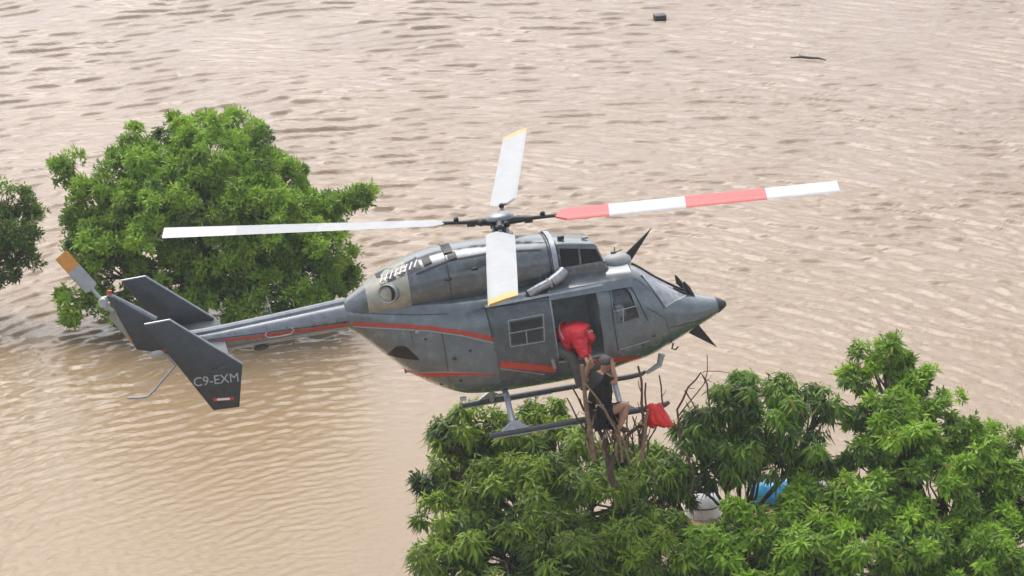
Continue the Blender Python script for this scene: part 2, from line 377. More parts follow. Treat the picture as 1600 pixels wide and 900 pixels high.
BODY = Loft([(-2.66, .42, .86, .22, 2.2), (-2.50, .30, .90, .29, 2.3), (-2.15, -.06, .93, .43, 2.5), (-1.70, -.49, .90, .60, 2.9), (-1.25, -.77, .84, .73, 3.2),
             (-.85, -.91, .80, .79, 3.5), (-.30, -.95, .78, .81, 3.7), (.5, -.95, .78, .82, 3.8), (1.3, -.91, .80, .82, 3.8), (1.75, -.85, .80, .80, 3.4), (2.05, -.82, .72, .77, 3.0),
             (2.45, -.70, .42, .66, 2.6), (2.90, -.54, .12, .48, 2.3), (3.25, -.41, -.03, .29, 2.1), (3.48, -.31, -.12, .13, 2.0), (3.57, -.25, -.18, .035, 2.0)])
hit = BODY.hit
xs = np.r_[np.linspace(-2.66, 1.5, 44), np.linspace(1.56, 3.57, 44)]
fus = hb(BODY.solid(xs), 'fuselage', [M['paint'], M['int']])
# hollow cabin, then the openings
inner = BODY.solid(np.linspace(.40, 2.62, 30), 40, .06, 1).build('inner', [M['paint'], M['int']], None, True, HZ); inner.parent = heli
boolean(fus, inner)
def px_poly(pts): return [hit(*p) for p in pts]
door_hole = px_poly([(859, 468), (931, 450), (946, 552), (908, 560), (873, 566)])
cw = px_poly([(953, 447), (971, 439), (986, 458), (1000, 496), (963, 507), (957, 480)])
for poly in (door_hole, cw):
    c = G().prism(poly, -1.3, -.25, 1).build('cut', [M['paint'], M['int']], None, False, HZ); c.parent = heli; boolean(fus, c)
# windscreen hole: everything above a slanted line on the nose
ws = [(2.10, .78), (2.93, .17), (2.55, .02), (2.33, .02), (2.22, .25)]
c = G().prism([(2.13, .60), (2.13, 1.2), (3.0, 1.2), (2.95, .10), (2.62, .10), (2.42, .05)], -1.0, 1.0, 1).build('cut', [M['paint'], M['int']], None, False, HZ); c.parent = heli; boolean(fus, c)
fus.data.polygons.foreach_set('use_smooth', np.full(len(fus.data.polygons), True)); fus.data.set_sharp_from_angle(angle=R(35))
# windscreen glass follows the same skin, slightly inside the frame
def skin_cap(x0, x1, lower, n=26, m=25, off=-.012):
    g = G(); P = []
    for x in np.linspace(x0, x1, n):
        zt = float(BODY.zt(x)) + off; zl = min(float(np.interp(x, *lower)), zt - .004); e = float(BODY.e(x)); zc = float(BODY.zb(x) + BODY.zt(x)) / 2; h = zt - zc; wv = float(BODY.w(x)) + off
        tl = max(-1, min(1, (zl - zc) / h)); a0 = math.asin(math.copysign(abs(tl) ** (e / 2), tl)); row = []
        for a in np.linspace(a0, math.pi - a0, m):
            cc, q = math.cos(a), math.sin(a); row.append((x, -wv * math.copysign(abs(cc) ** (2 / e), cc), zc + h * math.copysign(abs(q) ** (2 / e), q)))
        P.append(row)
    return g.grid(P)
wsg = hb(skin_cap(2.10, 3.0, ([2.10, 2.42, 2.62, 2.95, 3.0], [.58, .04, .09, .09, .12])), 'windscreen', M['wscreen'])
# centre post and side posts of the windscreen
def post(fn, r0=.022):
    return G().tube([fn(t) for t in np.linspace(0, 1, 14)], r0, 8)
hb(post(lambda t: (2.08 + .92 * t, 0, float(BODY.zt(2.08 + .92 * t)) + .004)), 'windscreen_post', M['dark'])
hb(G().tube([(2.13, float(BODY.side(2.13, .6)), .6), (2.28, float(BODY.side(2.28, .33)), .33), (2.42, float(BODY.side(2.42, .05)), .05)], .022, 8), 'windscreen_frame', M['paint_shade'])
# nose cap
ncap = BODY.solid(np.linspace(3.40, 3.568, 8), 30, -.003); hb(ncap, 'nose_cap', M['dark'])
# door panels, windows, seams
rear = patch(BODY, [hit(757, 480), hit(858, 466)], [hit(786, 606), hit(872, 585)], .035, .03, 26, 16)
def quadpatch(a, b, c_, d, off, th, nu=20, nv=14):
    """flank panel from four (x,z) corners: a top-left, b top-right, c bottom-right, d bottom-left"""
    a, b, c_, d = map(np.array, (a, b, c_, d)); P, Q = [], []
    for u in np.linspace(0, 1, nu):
        row, row2 = [], []
        for v in np.linspace(0, 1, nv):
            p = (a * (1 - u) + b * u) * (1 - v) + (d * (1 - u) + c_ * u) * v
            row.append((p[0], float(BODY.side(p[0], p[1], off)), p[1])); row2.append((p[0], float(BODY.side(p[0], p[1], off - th)), p[1]))
        P.append(row); Q.append(row2)
    g = G(); g.grid(P); g.grid(Q); n = nu * nv
    for ids in ([k * nv for k in range(nu)], [k * nv + nv - 1 for k in range(nu)], list(range(nv)), [(nu - 1) * nv + k for k in range(nv)]):
        for i, j in zip(ids, ids[1:]): g.F.append((i, j, j + n, i + n)); g.I.append(0)
    return g
sd_door = hb(quadpatch(hit(760, 481), hit(857, 468), hit(874, 585), hit(784, 603), .045, .04), 'sliding_door', M['paint_shade'])
hb(quadpatch(hit(793, 500), hit(848, 490), hit(850, 532), hit(797, 541), .050, .004), 'door_window', M['glass'], sd_door)
for a, b in (((793, 500), (848, 490)), ((848, 490), (850, 532)), ((850, 532), (797, 541)), ((797, 541), (793, 500)), ((795, 520), (849, 510)), ((821, 515), (823, 537))):
    hb(strip(BODY, [hit(*a), hit(*b)], .014, .058, .012, 8), 'window_frame', M['strut'], sd_door)
hb(quadpatch(hit(797, 503), hit(845, 494), hit(846, 530), hit(800, 537), .047, .003), 'window_backing', M['dark'], sd_door)
hb(strip(BODY, [hit(862, 560), hit(866, 575)], .05, .062, .02, 5), 'door_handle', M['metal'], sd_door)
hb(strip(BODY, [hit(757, 478), hit(940, 443)], .035, .05, .05, 20), 'door_rail', M['strut'])
hb(strip(BODY, [hit(858, 466), hit(872, 560)], .028, .03, .05, 16), 'door_frame', M['strut'])
hb(strip(BODY, [hit(872, 566), hit(948, 553)], .03, .02, .04, 16), 'door_sill', M['strut'])
hb(strip(BODY, [hit(933, 449), hit(943, 500), hit(948, 553)], .075, .022, .05, 16), 'door_pillar', M['paint'])
# pilot door outline and window frame
for seg in ([(950, 440), (974, 432), (990, 455), (1012, 500)], [(950, 440), (958, 500), (966, 548)]):
    hb(strip(BODY, [hit(*p) for p in seg], .012, .008, .008, 20), 'door_seam', M['seam'])
hb(strip(BODY, [hit(968, 546), hit(1014, 532)], .018, .02, .02, 10), 'step_rail', M['strut'])
for seg in ([(953, 447), (957, 480), (963, 507)], [(963, 507), (1000, 496)], [(1000, 496), (986, 458), (971, 439)], [(971, 439), (953, 447)]):
    hb(strip(BODY, [hit(*p) for p in seg], .022, .014, .03, 12), 'window_frame', M['paint'])
hb(strip(BODY, [hit(973, 480), hit(974, 503)], .02, .012, .015, 6), 'window_bar', M['strut'])
hb(strip(BODY, [hit(961, 486), hit(993, 478)], .016, .012, .015, 6), 'window_bar', M['strut'])
hb(quadpatch(cw[0], cw[1], cw[3], cw[4], .004, .004), 'side_window', M['glass'])
# clamshell door window (dark), stripes, lights
hb(patch(BODY, [hit(605, 553), hit(618, 541), hit(634, 541), hit(655, 562)], [hit(605, 554), hit(630, 560), hit(655, 563)], .008, .008, 20, 6), 'rear_window', M['dark'])
hb(strip(BODY, [hit(757, 480), hit(775, 545), hit(785, 604)], .014, .006, .01, 24), 'panel_seam', M['seam'])
hb(strip(BODY, [hit(676, 507), hit(757, 478)], .02, .010, .016, 16), 'panel_edge', M['paint'])
hb(strip(BODY, [hit(552, 506), hit(620, 509), hit(670, 512), hit(720, 519), hit(772, 530)], [.055, .06, .06, .065, .075], .007, .006, 50), 'red_stripe', M['red'])
hb(strip(BODY, [hit(552, 510), hit(620, 514), hit(670, 517), hit(720, 524), hit(772, 536)], [.016, .02], .0055, .005, 50), 'stripe_trim', M['pale'])
hb(strip(BODY, [hit(632, 579), hit(690, 585), hit(740, 584), hit(774, 587)], [.09, .08, .045, .012], .007, .006, 40), 'red_stripe', M['red'])
hb(strip(BODY, [hit(628, 575), hit(690, 581), hit(740, 582), hit(774, 587)], [.016, .016, .014, .01], .0055, .005, 40), 'stripe_trim', M['pale'])
hb(strip(BODY, [hit(781, 568), hit(825, 572), hit(868, 576)], [.11, .11, .10], .055, .006, 20), 'red_stripe', M['red'])
hb(strip(BODY, [hit(781, 575), hit(820, 580), hit(850, 584)], [.016, .016], .053, .005, 20), 'stripe_trim', M['pale'])
hb(strip(BODY, [hit(930, 565), hit(965, 562), hit(1002, 558)], [.09, .09, .05], .007, .006, 20), 'red_stripe', M['red'])
hb(G().box((-1.02, -.60, -.90), (.10, .08, .05)), 'position_light', M['white'])
hb(G().box((-.42, -.66, -.92), (.14, .06, .025)), 'foot_step', M['strut'])
for p in ((652, 519), (710, 560)):
    x, z = hit(*p); hb(G().ball((x, float(BODY.side(x, z)) - .01, z), (.04, .025, .025)), 'fuel_cap', M['pale'] if p[0] < 700 else M['dmetal'])
for seg in ([(560, 489), (640, 492), (700, 490)], [(690, 517), (697, 560), (702, 606)], [(640, 512), (648, 545)], [(1010, 480), (1040, 498), (1046, 540)], [(1046, 512), (1095, 500)]):
    hb(strip(BODY, [hit(*p) for p in seg], .009, .004, .006, 20), 'panel_seam', M['seam'])
for px_, py_ in ((665, 530), (735, 548), (720, 595), (1022, 525), (1005, 540), (690, 600)):
    x, z = hit(px_, py_); hb(G().ball((x, float(BODY.side(x, z)) - .002, z), (.03, .012, .02), 8, 6), 'latch', M['dmetal'])
# cabin fittings seen through the door
hb(G().box((.96, .15, -.62), (1.1, 1.25, .06)), 'cabin_floor', M['int'])
hb(G().box((1.42, .1, -.2), (.05, 1.2, 1.2)), 'cabin_bulkhead', M['int'])
hb(G().box((.95, -.2, .52), (.42, .25, .16)), 'overhead_panel', M['pale'])
for dx in (-.1, .1): hb(G().ball((.95 + dx, -.34, .52), .035), 'cabin_lamp', M['dark'])
st = G().box((1.72, -.38, -.42), (.46, .46, .12)).box((1.52, -.38, -.02), (.10, .44, .80)).box((1.72, .38, -.42), (.46, .46, .12)).box((1.52, .38, -.02), (.10, .44, .80))
hb(st, 'pilot_seats', M['dark']); hb(G().box((2.30, 0, -.12), (.28, 1.05, .42)), 'instrument_panel', M['dark'])

# ---- engine cowling
COWL = Loft([(-2.66, .50, .88, .20, 2.2), (-2.45, .52, 1.00, .30, 2.3), (-2.15, .55, 1.17, .42, 2.5), (-1.80, .58, 1.33, .54, 2.6), (-1.45, .58, 1.44, .60, 2.6), (-.95, .58, 1.51, .63, 2.6), (-.2, .60, 1.50, .63, 2.6), (.45, .62, 1.45, .60, 2.5), (.74, .64, 1.42, .57, 2.5)])
chit = COWL.hit
cowl = hb(COWL.solid(np.linspace(-2.66, .74, 50)), 'engine_cowling', M['cowl'])
def ring_band(loft, x0, x1, off, m, name, parent=None, n=40, lo=-.2):
    g = G(); P = []
    for x in np.linspace(x0, x1, 5):
        zc = float(loft.zb(x) + loft.zt(x)) / 2; h = float(loft.zt(x) - loft.zb(x)) / 2 + off; wv = float(loft.w(x)) + off; e = float(loft.e(x)); row = []
        for a in np.linspace(-.9 + 0, math.pi + .9, n):
            cc, q = math.cos(a), math.sin(a); row.append((x, wv * math.copysign(abs(cc) ** (2 / e), cc), zc + h * math.copysign(abs(q) ** (2 / e), q)))
        P.append(row)
    g.grid(P); return hb(g, name, m, parent)
ring_band(COWL, -2.30, -1.62, .006, M['soot'], 'heat_shield', None)
ring_band(COWL, .72, .80, .028, M['strut'], 'firewall_band', None)
ring_band(COWL, .665, .69, .004, M['seam'], 'cowling_seam', cowl); ring_band(COWL, -.02, -.005, .004, M['seam'], 'cowling_seam', cowl); ring_band(COWL, -.985, -.97, .004, M['seam'], 'cowling_seam', cowl)
hb(strip(COWL, [chit(650, 428), chit(700, 407), chit(760, 396)], .02, .008, .01, 20), 'cowling_edge', M['seam'], cowl)
hb(strip(COWL, [chit(800, 392), chit(845, 390)], .02, .008, .01, 12), 'cowling_edge', M['seam'], cowl)
for k in range(8):
    q = [chit(594 + 7.6 * k, 443 - 3.6 * k), chit(598 + 7.6 * k, 430 - 3.4 * k)]
    hb(G().tube([(x, float(COWL.side(x, z)) - .012, z) for x, z in q], .017, 6), 'louvre', M['lwhite'], cowl)
hb(strip(COWL, [chit(590, 438), chit(655, 411)], .125, .006, .008, 12), 'louvre_panel', M['dark'], cowl)
for (a, b, m) in (((660, 410), (672, 404), 'dark'), ((700, 402), (712, 397), 'dark'), ((688, 386), (702, 383), 'dark')):
    hb(strip(COWL, [chit(*a), chit(*b)], .07, .022, .03, 5), 'cooling_scoop', M[m], cowl)
for p in ((700, 436), (742, 420)):
    x, z = chit(*p); hb(G().ball((x, float(COWL.side(x, z)) - .005, z), (.06, .03, .03)), 'cowling_latch', M['dmetal'], cowl)
# exhausts, near and far side
for s in (-1, 1):
    c = np.array((-1.93, s * .47, .99)); d = np.array((-.62, s * .78, .08)); d /= np.linalg.norm(d)
    g = G(); prof = [(-.30, .10), (-.05, .145), (.06, .155), (.09, .150), (.085, .135), (-.05, .12), (-.28, .09)]
    a = np.cross(d, (0, 0, 1)); a /= np.linalg.norm(a); b = np.cross(a, d)
    g.grid([[c + d * t + q * (math.cos(k) * a * 1.15 + math.sin(k) * b) for k in np.linspace(0, 2 * math.pi, 24, endpoint=False)] for t, q in prof], 0, True)
    e = hb(g, 'exhaust_pipe', M['metal'])
    hb(G().tube([c + d * .0, c + d * .02], [.125, .12], 20), 'exhaust_throat', M['dark'], e)
# mast fairing and intake housing
mast = hb(G().tube([(0, 0, 1.40), (.01, 0, 1.52), (.02, 0, 1.60), (.03, 0, 1.70)], [.26, .17, .11, .08], 16), 'rotor_mast', M['dmetal'])
BOX = [(.80, .72), (.80, 1.36), (1.46, 1.24), (1.58, .90), (1.66, .74)]
box = bevel(hb(G().prism(BOX, -.50, .50), 'intake_housing', M['cowl']), .05, 3)
hb(G().prism([(.86, .92), (.86, 1.27), (1.45, 1.16), (1.54, .92)], -.510, -.49), 'intake_screen', M['mesh'], box, False)
hb(G().box((1.17, -.514, 1.06), (.03, .02, .34)), 'intake_strut', M['paint'], box)
hb(G().box((1.20, -.50, .93), (.75, .06, .05)), 'intake_lip', M['paint'], box)
hb(G().box((.95, -.2, 1.37), (.10, .08, .06)), 'lifting_eye', M['dmetal'], box); hb(G().box((1.36, -.1, 1.285), (.10, .06, .03)), 'lifting_eye', M['pale'], box)
# shoulder deck below the intake
hb(G().grid([[(x, y, z) for y, z in ((-.80, .52), (-.76, .66), (-.62, .74), (-.46, .80), (0, .83), (.46, .80), (.62, .74), (.76, .66), (.8, .52))] for x in (.55, 1.0, 1.5, 1.95)]), 'roof_deck', M['paint'])
g = G().tube([L(826, 459, -.70), L(845, 448, -.70), L(862, 440, -.70)], [.075, .075, .08], 12).tube([L(862, 440, -.70), L(874, 432, -.68), L(882, 422, -.64)], [.09, .10, .085], 12)
duct = hb(g, 'drain_duct', M['metal']); hb(G().tube([L(857, 443, -.70), L(860, 441, -.70)], .092, 12), 'duct_clamp', M['pale'], duct); hb(G().tube([L(828, 460, -.70), L(824, 462, -.70)], .068, 12), 'duct_mouth', M['dark'], duct)
pod = hb(G().ball((1.83, -.12, .82), (.24, .24, .14), 20, 12), 'roof_pod', M['offw']); hb(G().tube([(1.80, -.1, .94), (1.80, -.1, .98)], .05, 10), 'pod_cap', M['dmetal'], pod)
# wire cutters
tip, bs = L(1018, 356, 0), L(973, 408, 0)
hb(G().add(*(lambda a, b: ([a + (0, .02, 0), a + (.0, -.02, 0), (b + (-.10, -.02, 0)), (b + (-.10, .02, 0)), b + (.13, -.02, -.02), b + (.13, .02, -.02)], [(0, 1, 2, 3), (0, 1, 4, 5), (0, 3, 5), (1, 2, 4), (2, 3, 5, 4)]))(np.array(tip), np.array(bs))), 'wire_cutter', M['dark'], None, False)
tip, bs = L(1120, 542, 0), L(1082, 519, 0)
hb(G().add(*(lambda a, b: ([a + (0, .02, 0), a + (.0, -.02, 0), (b + (-.12, -.02, .04)), (b + (-.12, .02, .04)), b + (.12, -.02, .10), b + (.12, .02, .10)], [(0, 1, 2, 3), (0, 1, 4, 5), (0, 3, 5), (1, 2, 4), (2, 3, 5, 4)]))(np.array(tip), np.array(bs))), 'wire_cutter', M['dark'], None, False)
hb(G().tube([L(972, 390, 0), L(957, 396, 0)], .008, 6), 'cutter_stay', M['dmetal'])
for q in (([L(1068, 440, -.15), L(1074, 452, -.15), L(1086, 466, -.15)], [.015, .06, .02]), ([L(1055, 430, .1), L(1060, 440, .1), L(1068, 450, .1)], [.012, .05, .03]), ([L(1052, 450, -.2), L(1085, 466, -.2)], [.02, .03])): hb(G().tube(q[0], q[1], 8), 'wiper', M['dark'])
hb(G().tube([L(1052, 536, -.3), L(1050, 545, -.3), L(1056, 546, -.3), L(1060, 541, -.3)], .014, 6), 'pitot_probe', M['dark'])
hb(G().tube([L(1034, 553, -.1), L(1030, 570, -.1), L(1010, 583, -.1)], [.06, .05, .03], 8), 'searchlight_arm', M['white'])
hb(G().tube([L(960, 386, 0), L(960, 402, 0)], .008, 6), 'whip_antenna', M['dmetal'])

# ---- tail boom, fin, stabiliser
BOOM = Loft([(-5.55, .44, .74, .12, 2.3), (-5.0, .40, .74, .15, 2.3), (-4.0, .395, .78, .185, 2.3), (-2.62, .415, .86, .225, 2.3)])
boom = hb(BOOM.solid(np.linspace(-5.55, -2.60, 20), 30), 'tail_boom', M['boomp'])
hb(G().grid([[(x, y, float(BOOM.zt(x)) + z) for y, z in ((-.075, -.03), (-.07, .03), (-.035, .06), (.035, .06), (.07, .03), (.075, -.03))] for x in np.linspace(-5.3, -2.62, 8)]), 'shaft_cover', M['boomp'], boom)
bh = BOOM.hit
hb(strip(BOOM, [bh(325, 535), bh(440, 521), bh(549, 506)], [.04, .05], .006, .006, 24), 'red_stripe', M['red'], boom)
hb(strip(BOOM, [bh(325, 531), bh(440, 516.5), bh(549, 502)], [.012], .0065, .006, 24), 'stripe_trim', M['dark'], boom)
hb(strip(BOOM, [bh(352, 545.5), bh(440, 529), bh(549, 510)], [.035], .010, .012, 24), 'boom_trim', M['pale'], boom)
lp = [(455, 512), (459, 516), (455, 522), (436, 526), (420, 528), (414, 524), (417, 519)]
hb(G().tube([L(*p, -.25) for p in lp], .012, 6), 'loop_antenna', M['pale'], boom)
for p in ((458, 512), (416, 520)): hb(G().tube([L(*p, -.26), L(*p, -.14)], .012, 6), 'antenna_mount', M['pale'], boom)
hb(G().ball(L(408, 543, 0), (.13, .05, .05)), 'boom_antenna', M['skid'], boom)
hb(G().tube([L(425, 493, .05), L(416, 463, .05)], [.012, .008], 6), 'whip_antenna', M['pale'], boom)
hb(G().tube([(-2.64, 0, .635), (-2.59, 0, .635)], [.235, .24], 28), 'boom_joint', M['paint'], boom)
def wing(poly, y0, y1, m, name, parent=None, bev=.02):
    return bevel(hb(G().prism(poly, y0, y1), name, m, parent), bev, 2)
finp = [L(*p, 0) for p in ((166, 461), (177, 463), (243, 500), (300, 520), (272, 553), (213, 546))]
fin = wing([(p[0], p[2]) for p in finp], -.07, .07, M['fin'], 'tail_fin', None, .03)
hb(G().tube([L(168, 461, 0), L(205, 480, 0), L(243, 500, 0)], [.05, .06, .06], 10), 'fin_spine', M['boomp'], fin)
hb(G().tube([L(171, 460, 0), L(171, 454, 0)], [.045, .04], 10), 'tail_beacon', M['red'], fin)
hb(strip(BOOM, [bh(255, 547), bh(300, 540)], .03, .06, .02, 6), 'red_stripe', M['red'], fin)
hb(G().ball(L(246, 552, -.02), (.14, .08, .08), 14, 8), 'tail_skid_fairing', M['white'], fin)
hb(G().tube([L(248, 540, -.02), L(274, 571, -.02), L(256, 592, -.02), L(239, 612, -.02), L(230, 620, -.02), L(214, 622, -.02), L(199, 622, -.02)], .022, 8), 'tail_skid', M['pale'], fin)
# horizontal stabiliser with swept end plates
hs_poly = [(-5.35, .60), (-5.0, .63), (-4.62, .60), (-4.95, .555)]
stab = wing(hs_poly, -1.34, 1.34, M['fin'], 'stabiliser', None, .012)
PLATE = [(L(*p, -1.35)[0], L(*p, -1.35)[2]) for p in ((225.6, 507.5), (264.7, 500), (378.8, 569), (374, 635.6), (333.4, 641), (275.6, 569))]
FARP = [(L(*p, 1.35)[0], L(*p, 1.35)[2]) for p in ((189.7, 439), (227, 433), (338, 499.5))]
dxf, dzf = FARP[0][0] - PLATE[0][0], FARP[0][1] - PLATE[0][1]
for s in (-1, 1):
    pl = PLATE if s < 0 else [(x + dxf, z + dzf) for x, z in PLATE]
    e = wing(pl, s * 1.35 - .022, s * 1.35 + .022, M['fin'], 'end_plate', stab, .010)
    n = len(pl)
    hb(G().tube([(pl[1][0], s * 1.35, pl[1][1]), (pl[2][0], s * 1.35, pl[2][1])], .017, 8), 'leading_edge', M['edge'], e) if False else None
    hb(G().tube([(pl[0][0], s * 1.35, pl[0][1]), (pl[1][0], s * 1.35, pl[1][1]), (pl[2][0], s * 1.35, pl[2][1])], .022, 8), 'plate_edge', M['edge'], stab)
def text(body, px, py, h, y, m, name, parent, slant):
    cu = bpy.data.curves.new(name, 'FONT'); cu.body = body; cu.size = h / .7; cu.extrude = .003; cu.align_x = 'CENTER'; cu.align_y = 'CENTER'; cu.offset = .0
    to = bpy.data.objects.new(name, cu); COL.objects.link(to); dg = bpy.context.evaluated_depsgraph_get(); me = bpy.data.meshes.new_from_object(to.evaluated_get(dg))
    bpy.data.objects.remove(to); me.materials.append(m); p = L(px, py, y); o = link(name, me, parent)
    o.matrix_local = Matrix.Translation(Vector(p)) @ Matrix.Rotation(slant, 4, 'Y') @ Matrix.Rotation(math.pi / 2, 4, 'X'); return o
text('C9-EXM', 338, 594, .142, -1.379, M['letter'], 'registration_lettering', stab, R(3))
hb(G().tube([L(333, 624.5, -1.376), L(364, 622.5, -1.376)], .035, 10).build('x', M['red']) if False else G().box(L(349, 623.6, -1.376), (.32, .012, .05), Matrix.Rotation(R(6), 3, 'Y')), 'warning_plate', M['red'], stab)
hb(G().box(L(349, 623.6, -1.380), (.20, .012, .032), Matrix.Rotation(R(6), 3, 'Y')), 'warning_text', M['lwhite'], stab)
hb(G().box(L(340, 577, -1.378), (.42, .010, .012), Matrix.Rotation(R(-4), 3, 'Y')).box(L(348, 573, -1.378), (.10, .010, .03), Matrix.Rotation(R(-9), 3, 'Y')).box(L(335, 574, -1.378), (.25, .010, .008), Matrix.Rotation(R(-9), 3, 'Y')), 'emblem', M['skid'], stab)

# ---- rotors
def blade(root, tip, chord, pitch0, pitch1, secs, m, thick=.12, normal=(0, 0, 1), roots=0.):
    """secs: material index by fraction of the span; pitch in degrees raises the leading edge"""
    root, tip = np.asarray(root, float), np.asarray(tip, float); d = tip - root; ln = np.linalg.norm(d); d /= ln
    nrm = np.asarray(normal, float); c = np.cross(nrm, d); c /= np.linalg.norm(c); nrm = np.cross(d, c)
    prof = [(-.5, 0), (-.42, .45), (-.25, .5), (.1, .38), (.5, .02), (.5, -.02), (.1, -.3), (-.25, -.4), (-.42, -.35)]
    ts = sorted(set([0, .04] + [s for s, _ in secs] + list(np.linspace(.04, 1, 12)))); g = G(); prev = None
    for t in ts:
        a = R(pitch0 + (pitch1 - pitch0) * t); ch = chord * (1 if t >= .04 else roots or 1)
        cc = c * math.cos(a) + nrm * math.sin(a); nn = nrm * math.cos(a) - c * math.sin(a)
        ring = [root + d * ln * t + cc * x * ch + nn * z * chord * thick for x, z in prof]
        if prev is not None:
            mi = [k for s, k in secs if (tp + t) / 2 < s or s == 1][0]; g.grid([prev, ring], mi, True)
        else: first = ring
        prev, tp = ring, t
    k = len(prof); g.add(prev, [tuple(range(k))], secs[-1][1]); g.add(first, [tuple(range(k))], secs[0][1])
    return g
hub = hb(G().tube([(.03, 0, 1.66), (.03, 0, 1.74), (.035, 0, 1.80)], [.16, .17, .12], 20), 'rotor_hub', M['dmetal'])
g = G(); g.grid([[(.04 + q * math.cos(k) - h * .06, q * math.sin(k), 1.81 + h) for k in np.linspace(0, 2 * math.pi, 28, endpoint=False)] for q, h in ((.02, .105), (.10, .10), (.18, .075), (.235, .03), (.245, .0), (.20, -.015), (.02, -.02))], 0, True)
hb(g, 'hub_cap', M['cowl'], hub)
HUB = np.array([.03, 0, 1.76])
YB = .17 * 5.5
tips = [L(1310, 291, -YB), L(255, 364, YB), L(786, 470, -5.3), L(805, 208, 5.3)]
bm_ = [M['offw'], M['white'], M['bred'], M['byel'], M['bgrey']]
cfg = [(16, 14, [(.19, 2), (.46, 1), (.745, 2), (1, 1)], .42), (-3, -16, [(.45, 0), (.74, 4), (1, 1)], .36), (-8, 14, [(.93, 0), (1, 3)], .46), (-8, -14, [(.95, 0), (1, 3)], .46)]
for t, (p0, p1, sec, ch) in zip(tips, cfg):
    d = np.array(t) - HUB; rt = HUB + d * .165
    hb(blade(rt, t, ch, p0, p1, sec, bm_, .10, (0, 0, 1), .35), 'rotor_blade', bm_, hub)
    hb(G().tube([HUB + d * .02, HUB + d * .06, HUB + d * .10, HUB + d * .17], [.075, .06, .035, .03], 10), 'blade_grip', M['dmetal'], hub)
    u = d / np.linalg.norm(d); sd2 = np.cross((0, 0, 1), u)
    hb(G().box(HUB + d * .085 + (0, 0, -.02), (.13, .13, .09), np.stack([u, sd2, np.cross(u, sd2)], 1)), 'pitch_horn', M['dark'], hub)
    hb(G().ball(HUB + d * .055 + sd2 * .10, .055, 8, 6), 'damper', M['dark'], hub); hb(G().ball(HUB + d * .128 + (0, 0, .05), .045, 8, 6), 'pendulum_weight', M['dark'], hub)
for k in range(4):
    a = k * math.pi / 2 + .6; hb(G().tube([(.2 * math.cos(a), .2 * math.sin(a), 1.42), (.15 * math.cos(a) + .03, .15 * math.sin(a), 1.72)], .016, 6), 'pitch_link', M['metal'], hub)
hb(G().tube([(.02, 0, 1.52), (.02, 0, 1.56)], .20, 20), 'swash_plate', M['metal'], hub)
TH = np.array(L(160, 470, .24)); tt = np.array(L(104, 408, .36))
trh = hb(G().tube([TH + (0, -.20, 0), TH + (0, .08, 0)], [.07, .05], 12).box(TH + (.02, .04, -.03), (.13, .10, .16)).box(TH + (.06, 0, -.10), (.10, .08, .12)), 'tail_rotor_hub', M['white'])
for sg in (1, -1):
    d = (tt - TH) * sg; d = d / np.linalg.norm(d) * .98
    hb(blade(TH + d * .24, TH + d, .24, 20, 20, [(.60, 0), (1, 1)], None, .10, (0, 1, 0), .3), 'tail_rotor_blade', [M['bgrey'], M['orange']], trh)
    hb(G().tube([TH, TH + d * .27], [.035, .03], 8), 'blade_grip', M['metal'], trh)

# ---- landing gear
SKY_ = 1.30
for s in (-1, 1):
    zz = L(765, 675, -SKY_)[2] if s < 0 else L(722, 637, SKY_)[2]
    z0 = -1.46 + .075 * (1 if s < 0 else -1)
    x0 = L(765, 675, -SKY_)[0] if s < 0 else L(722, 637, SKY_)[0]
    x1 = L(1045, 622, -SKY_)[0] if s < 0 else L(1010, 588, SKY_)[0]
    sk = hb(G().tube([(x0, s * SKY_, z0), (x0 + .02, s * SKY_, z0), (1.2, s * SKY_, z0), (x1 - .25, s * SKY_, z0 + .005), (x1 - .08, s * SKY_, z0 + .02), (x1, s * SKY_, z0 + .05)], [.03, .05, .05, .05, .045, .03], 12), 'landing_skid', M['skid'])
    hb(G().box((x0 + .8, s * SKY_, z0 - .045), (1.5, .06, .02)), 'wear_shoe', M['strut'], sk)
    for xc in (-.34, 1.42):
        pts = [(xc + .02, s * .30, -.90), (xc + .02, s * .62, -.94), (xc, s * .95, -1.12), (xc, s * 1.2, -1.33), (xc, s * 1.29, z0)]
        hb(G().tube(pts, [.05, .05, .048, .045, .045], 10), 'cross_tube', M['strut'])
        hb(G().add([(xc - .22, s * 1.27, z0 + .045), (xc + .22, s * 1.27, z0 + .045), (xc + .05, s * 1.22, z0 + .16), (xc - .05, s * 1.22, z0 + .16), (xc - .22, s * 1.33, z0 + .045), (xc + .22, s * 1.33, z0 + .045), (xc + .05, s * 1.31, z0 + .16), (xc - .05, s * 1.31, z0 + .16)],
                   [(0, 1, 2, 3), (4, 5, 6, 7), (0, 1, 5, 4), (1, 2, 6, 5), (2, 3, 7, 6), (3, 0, 4, 7)]), 'skid_saddle', M['strut'], sk)

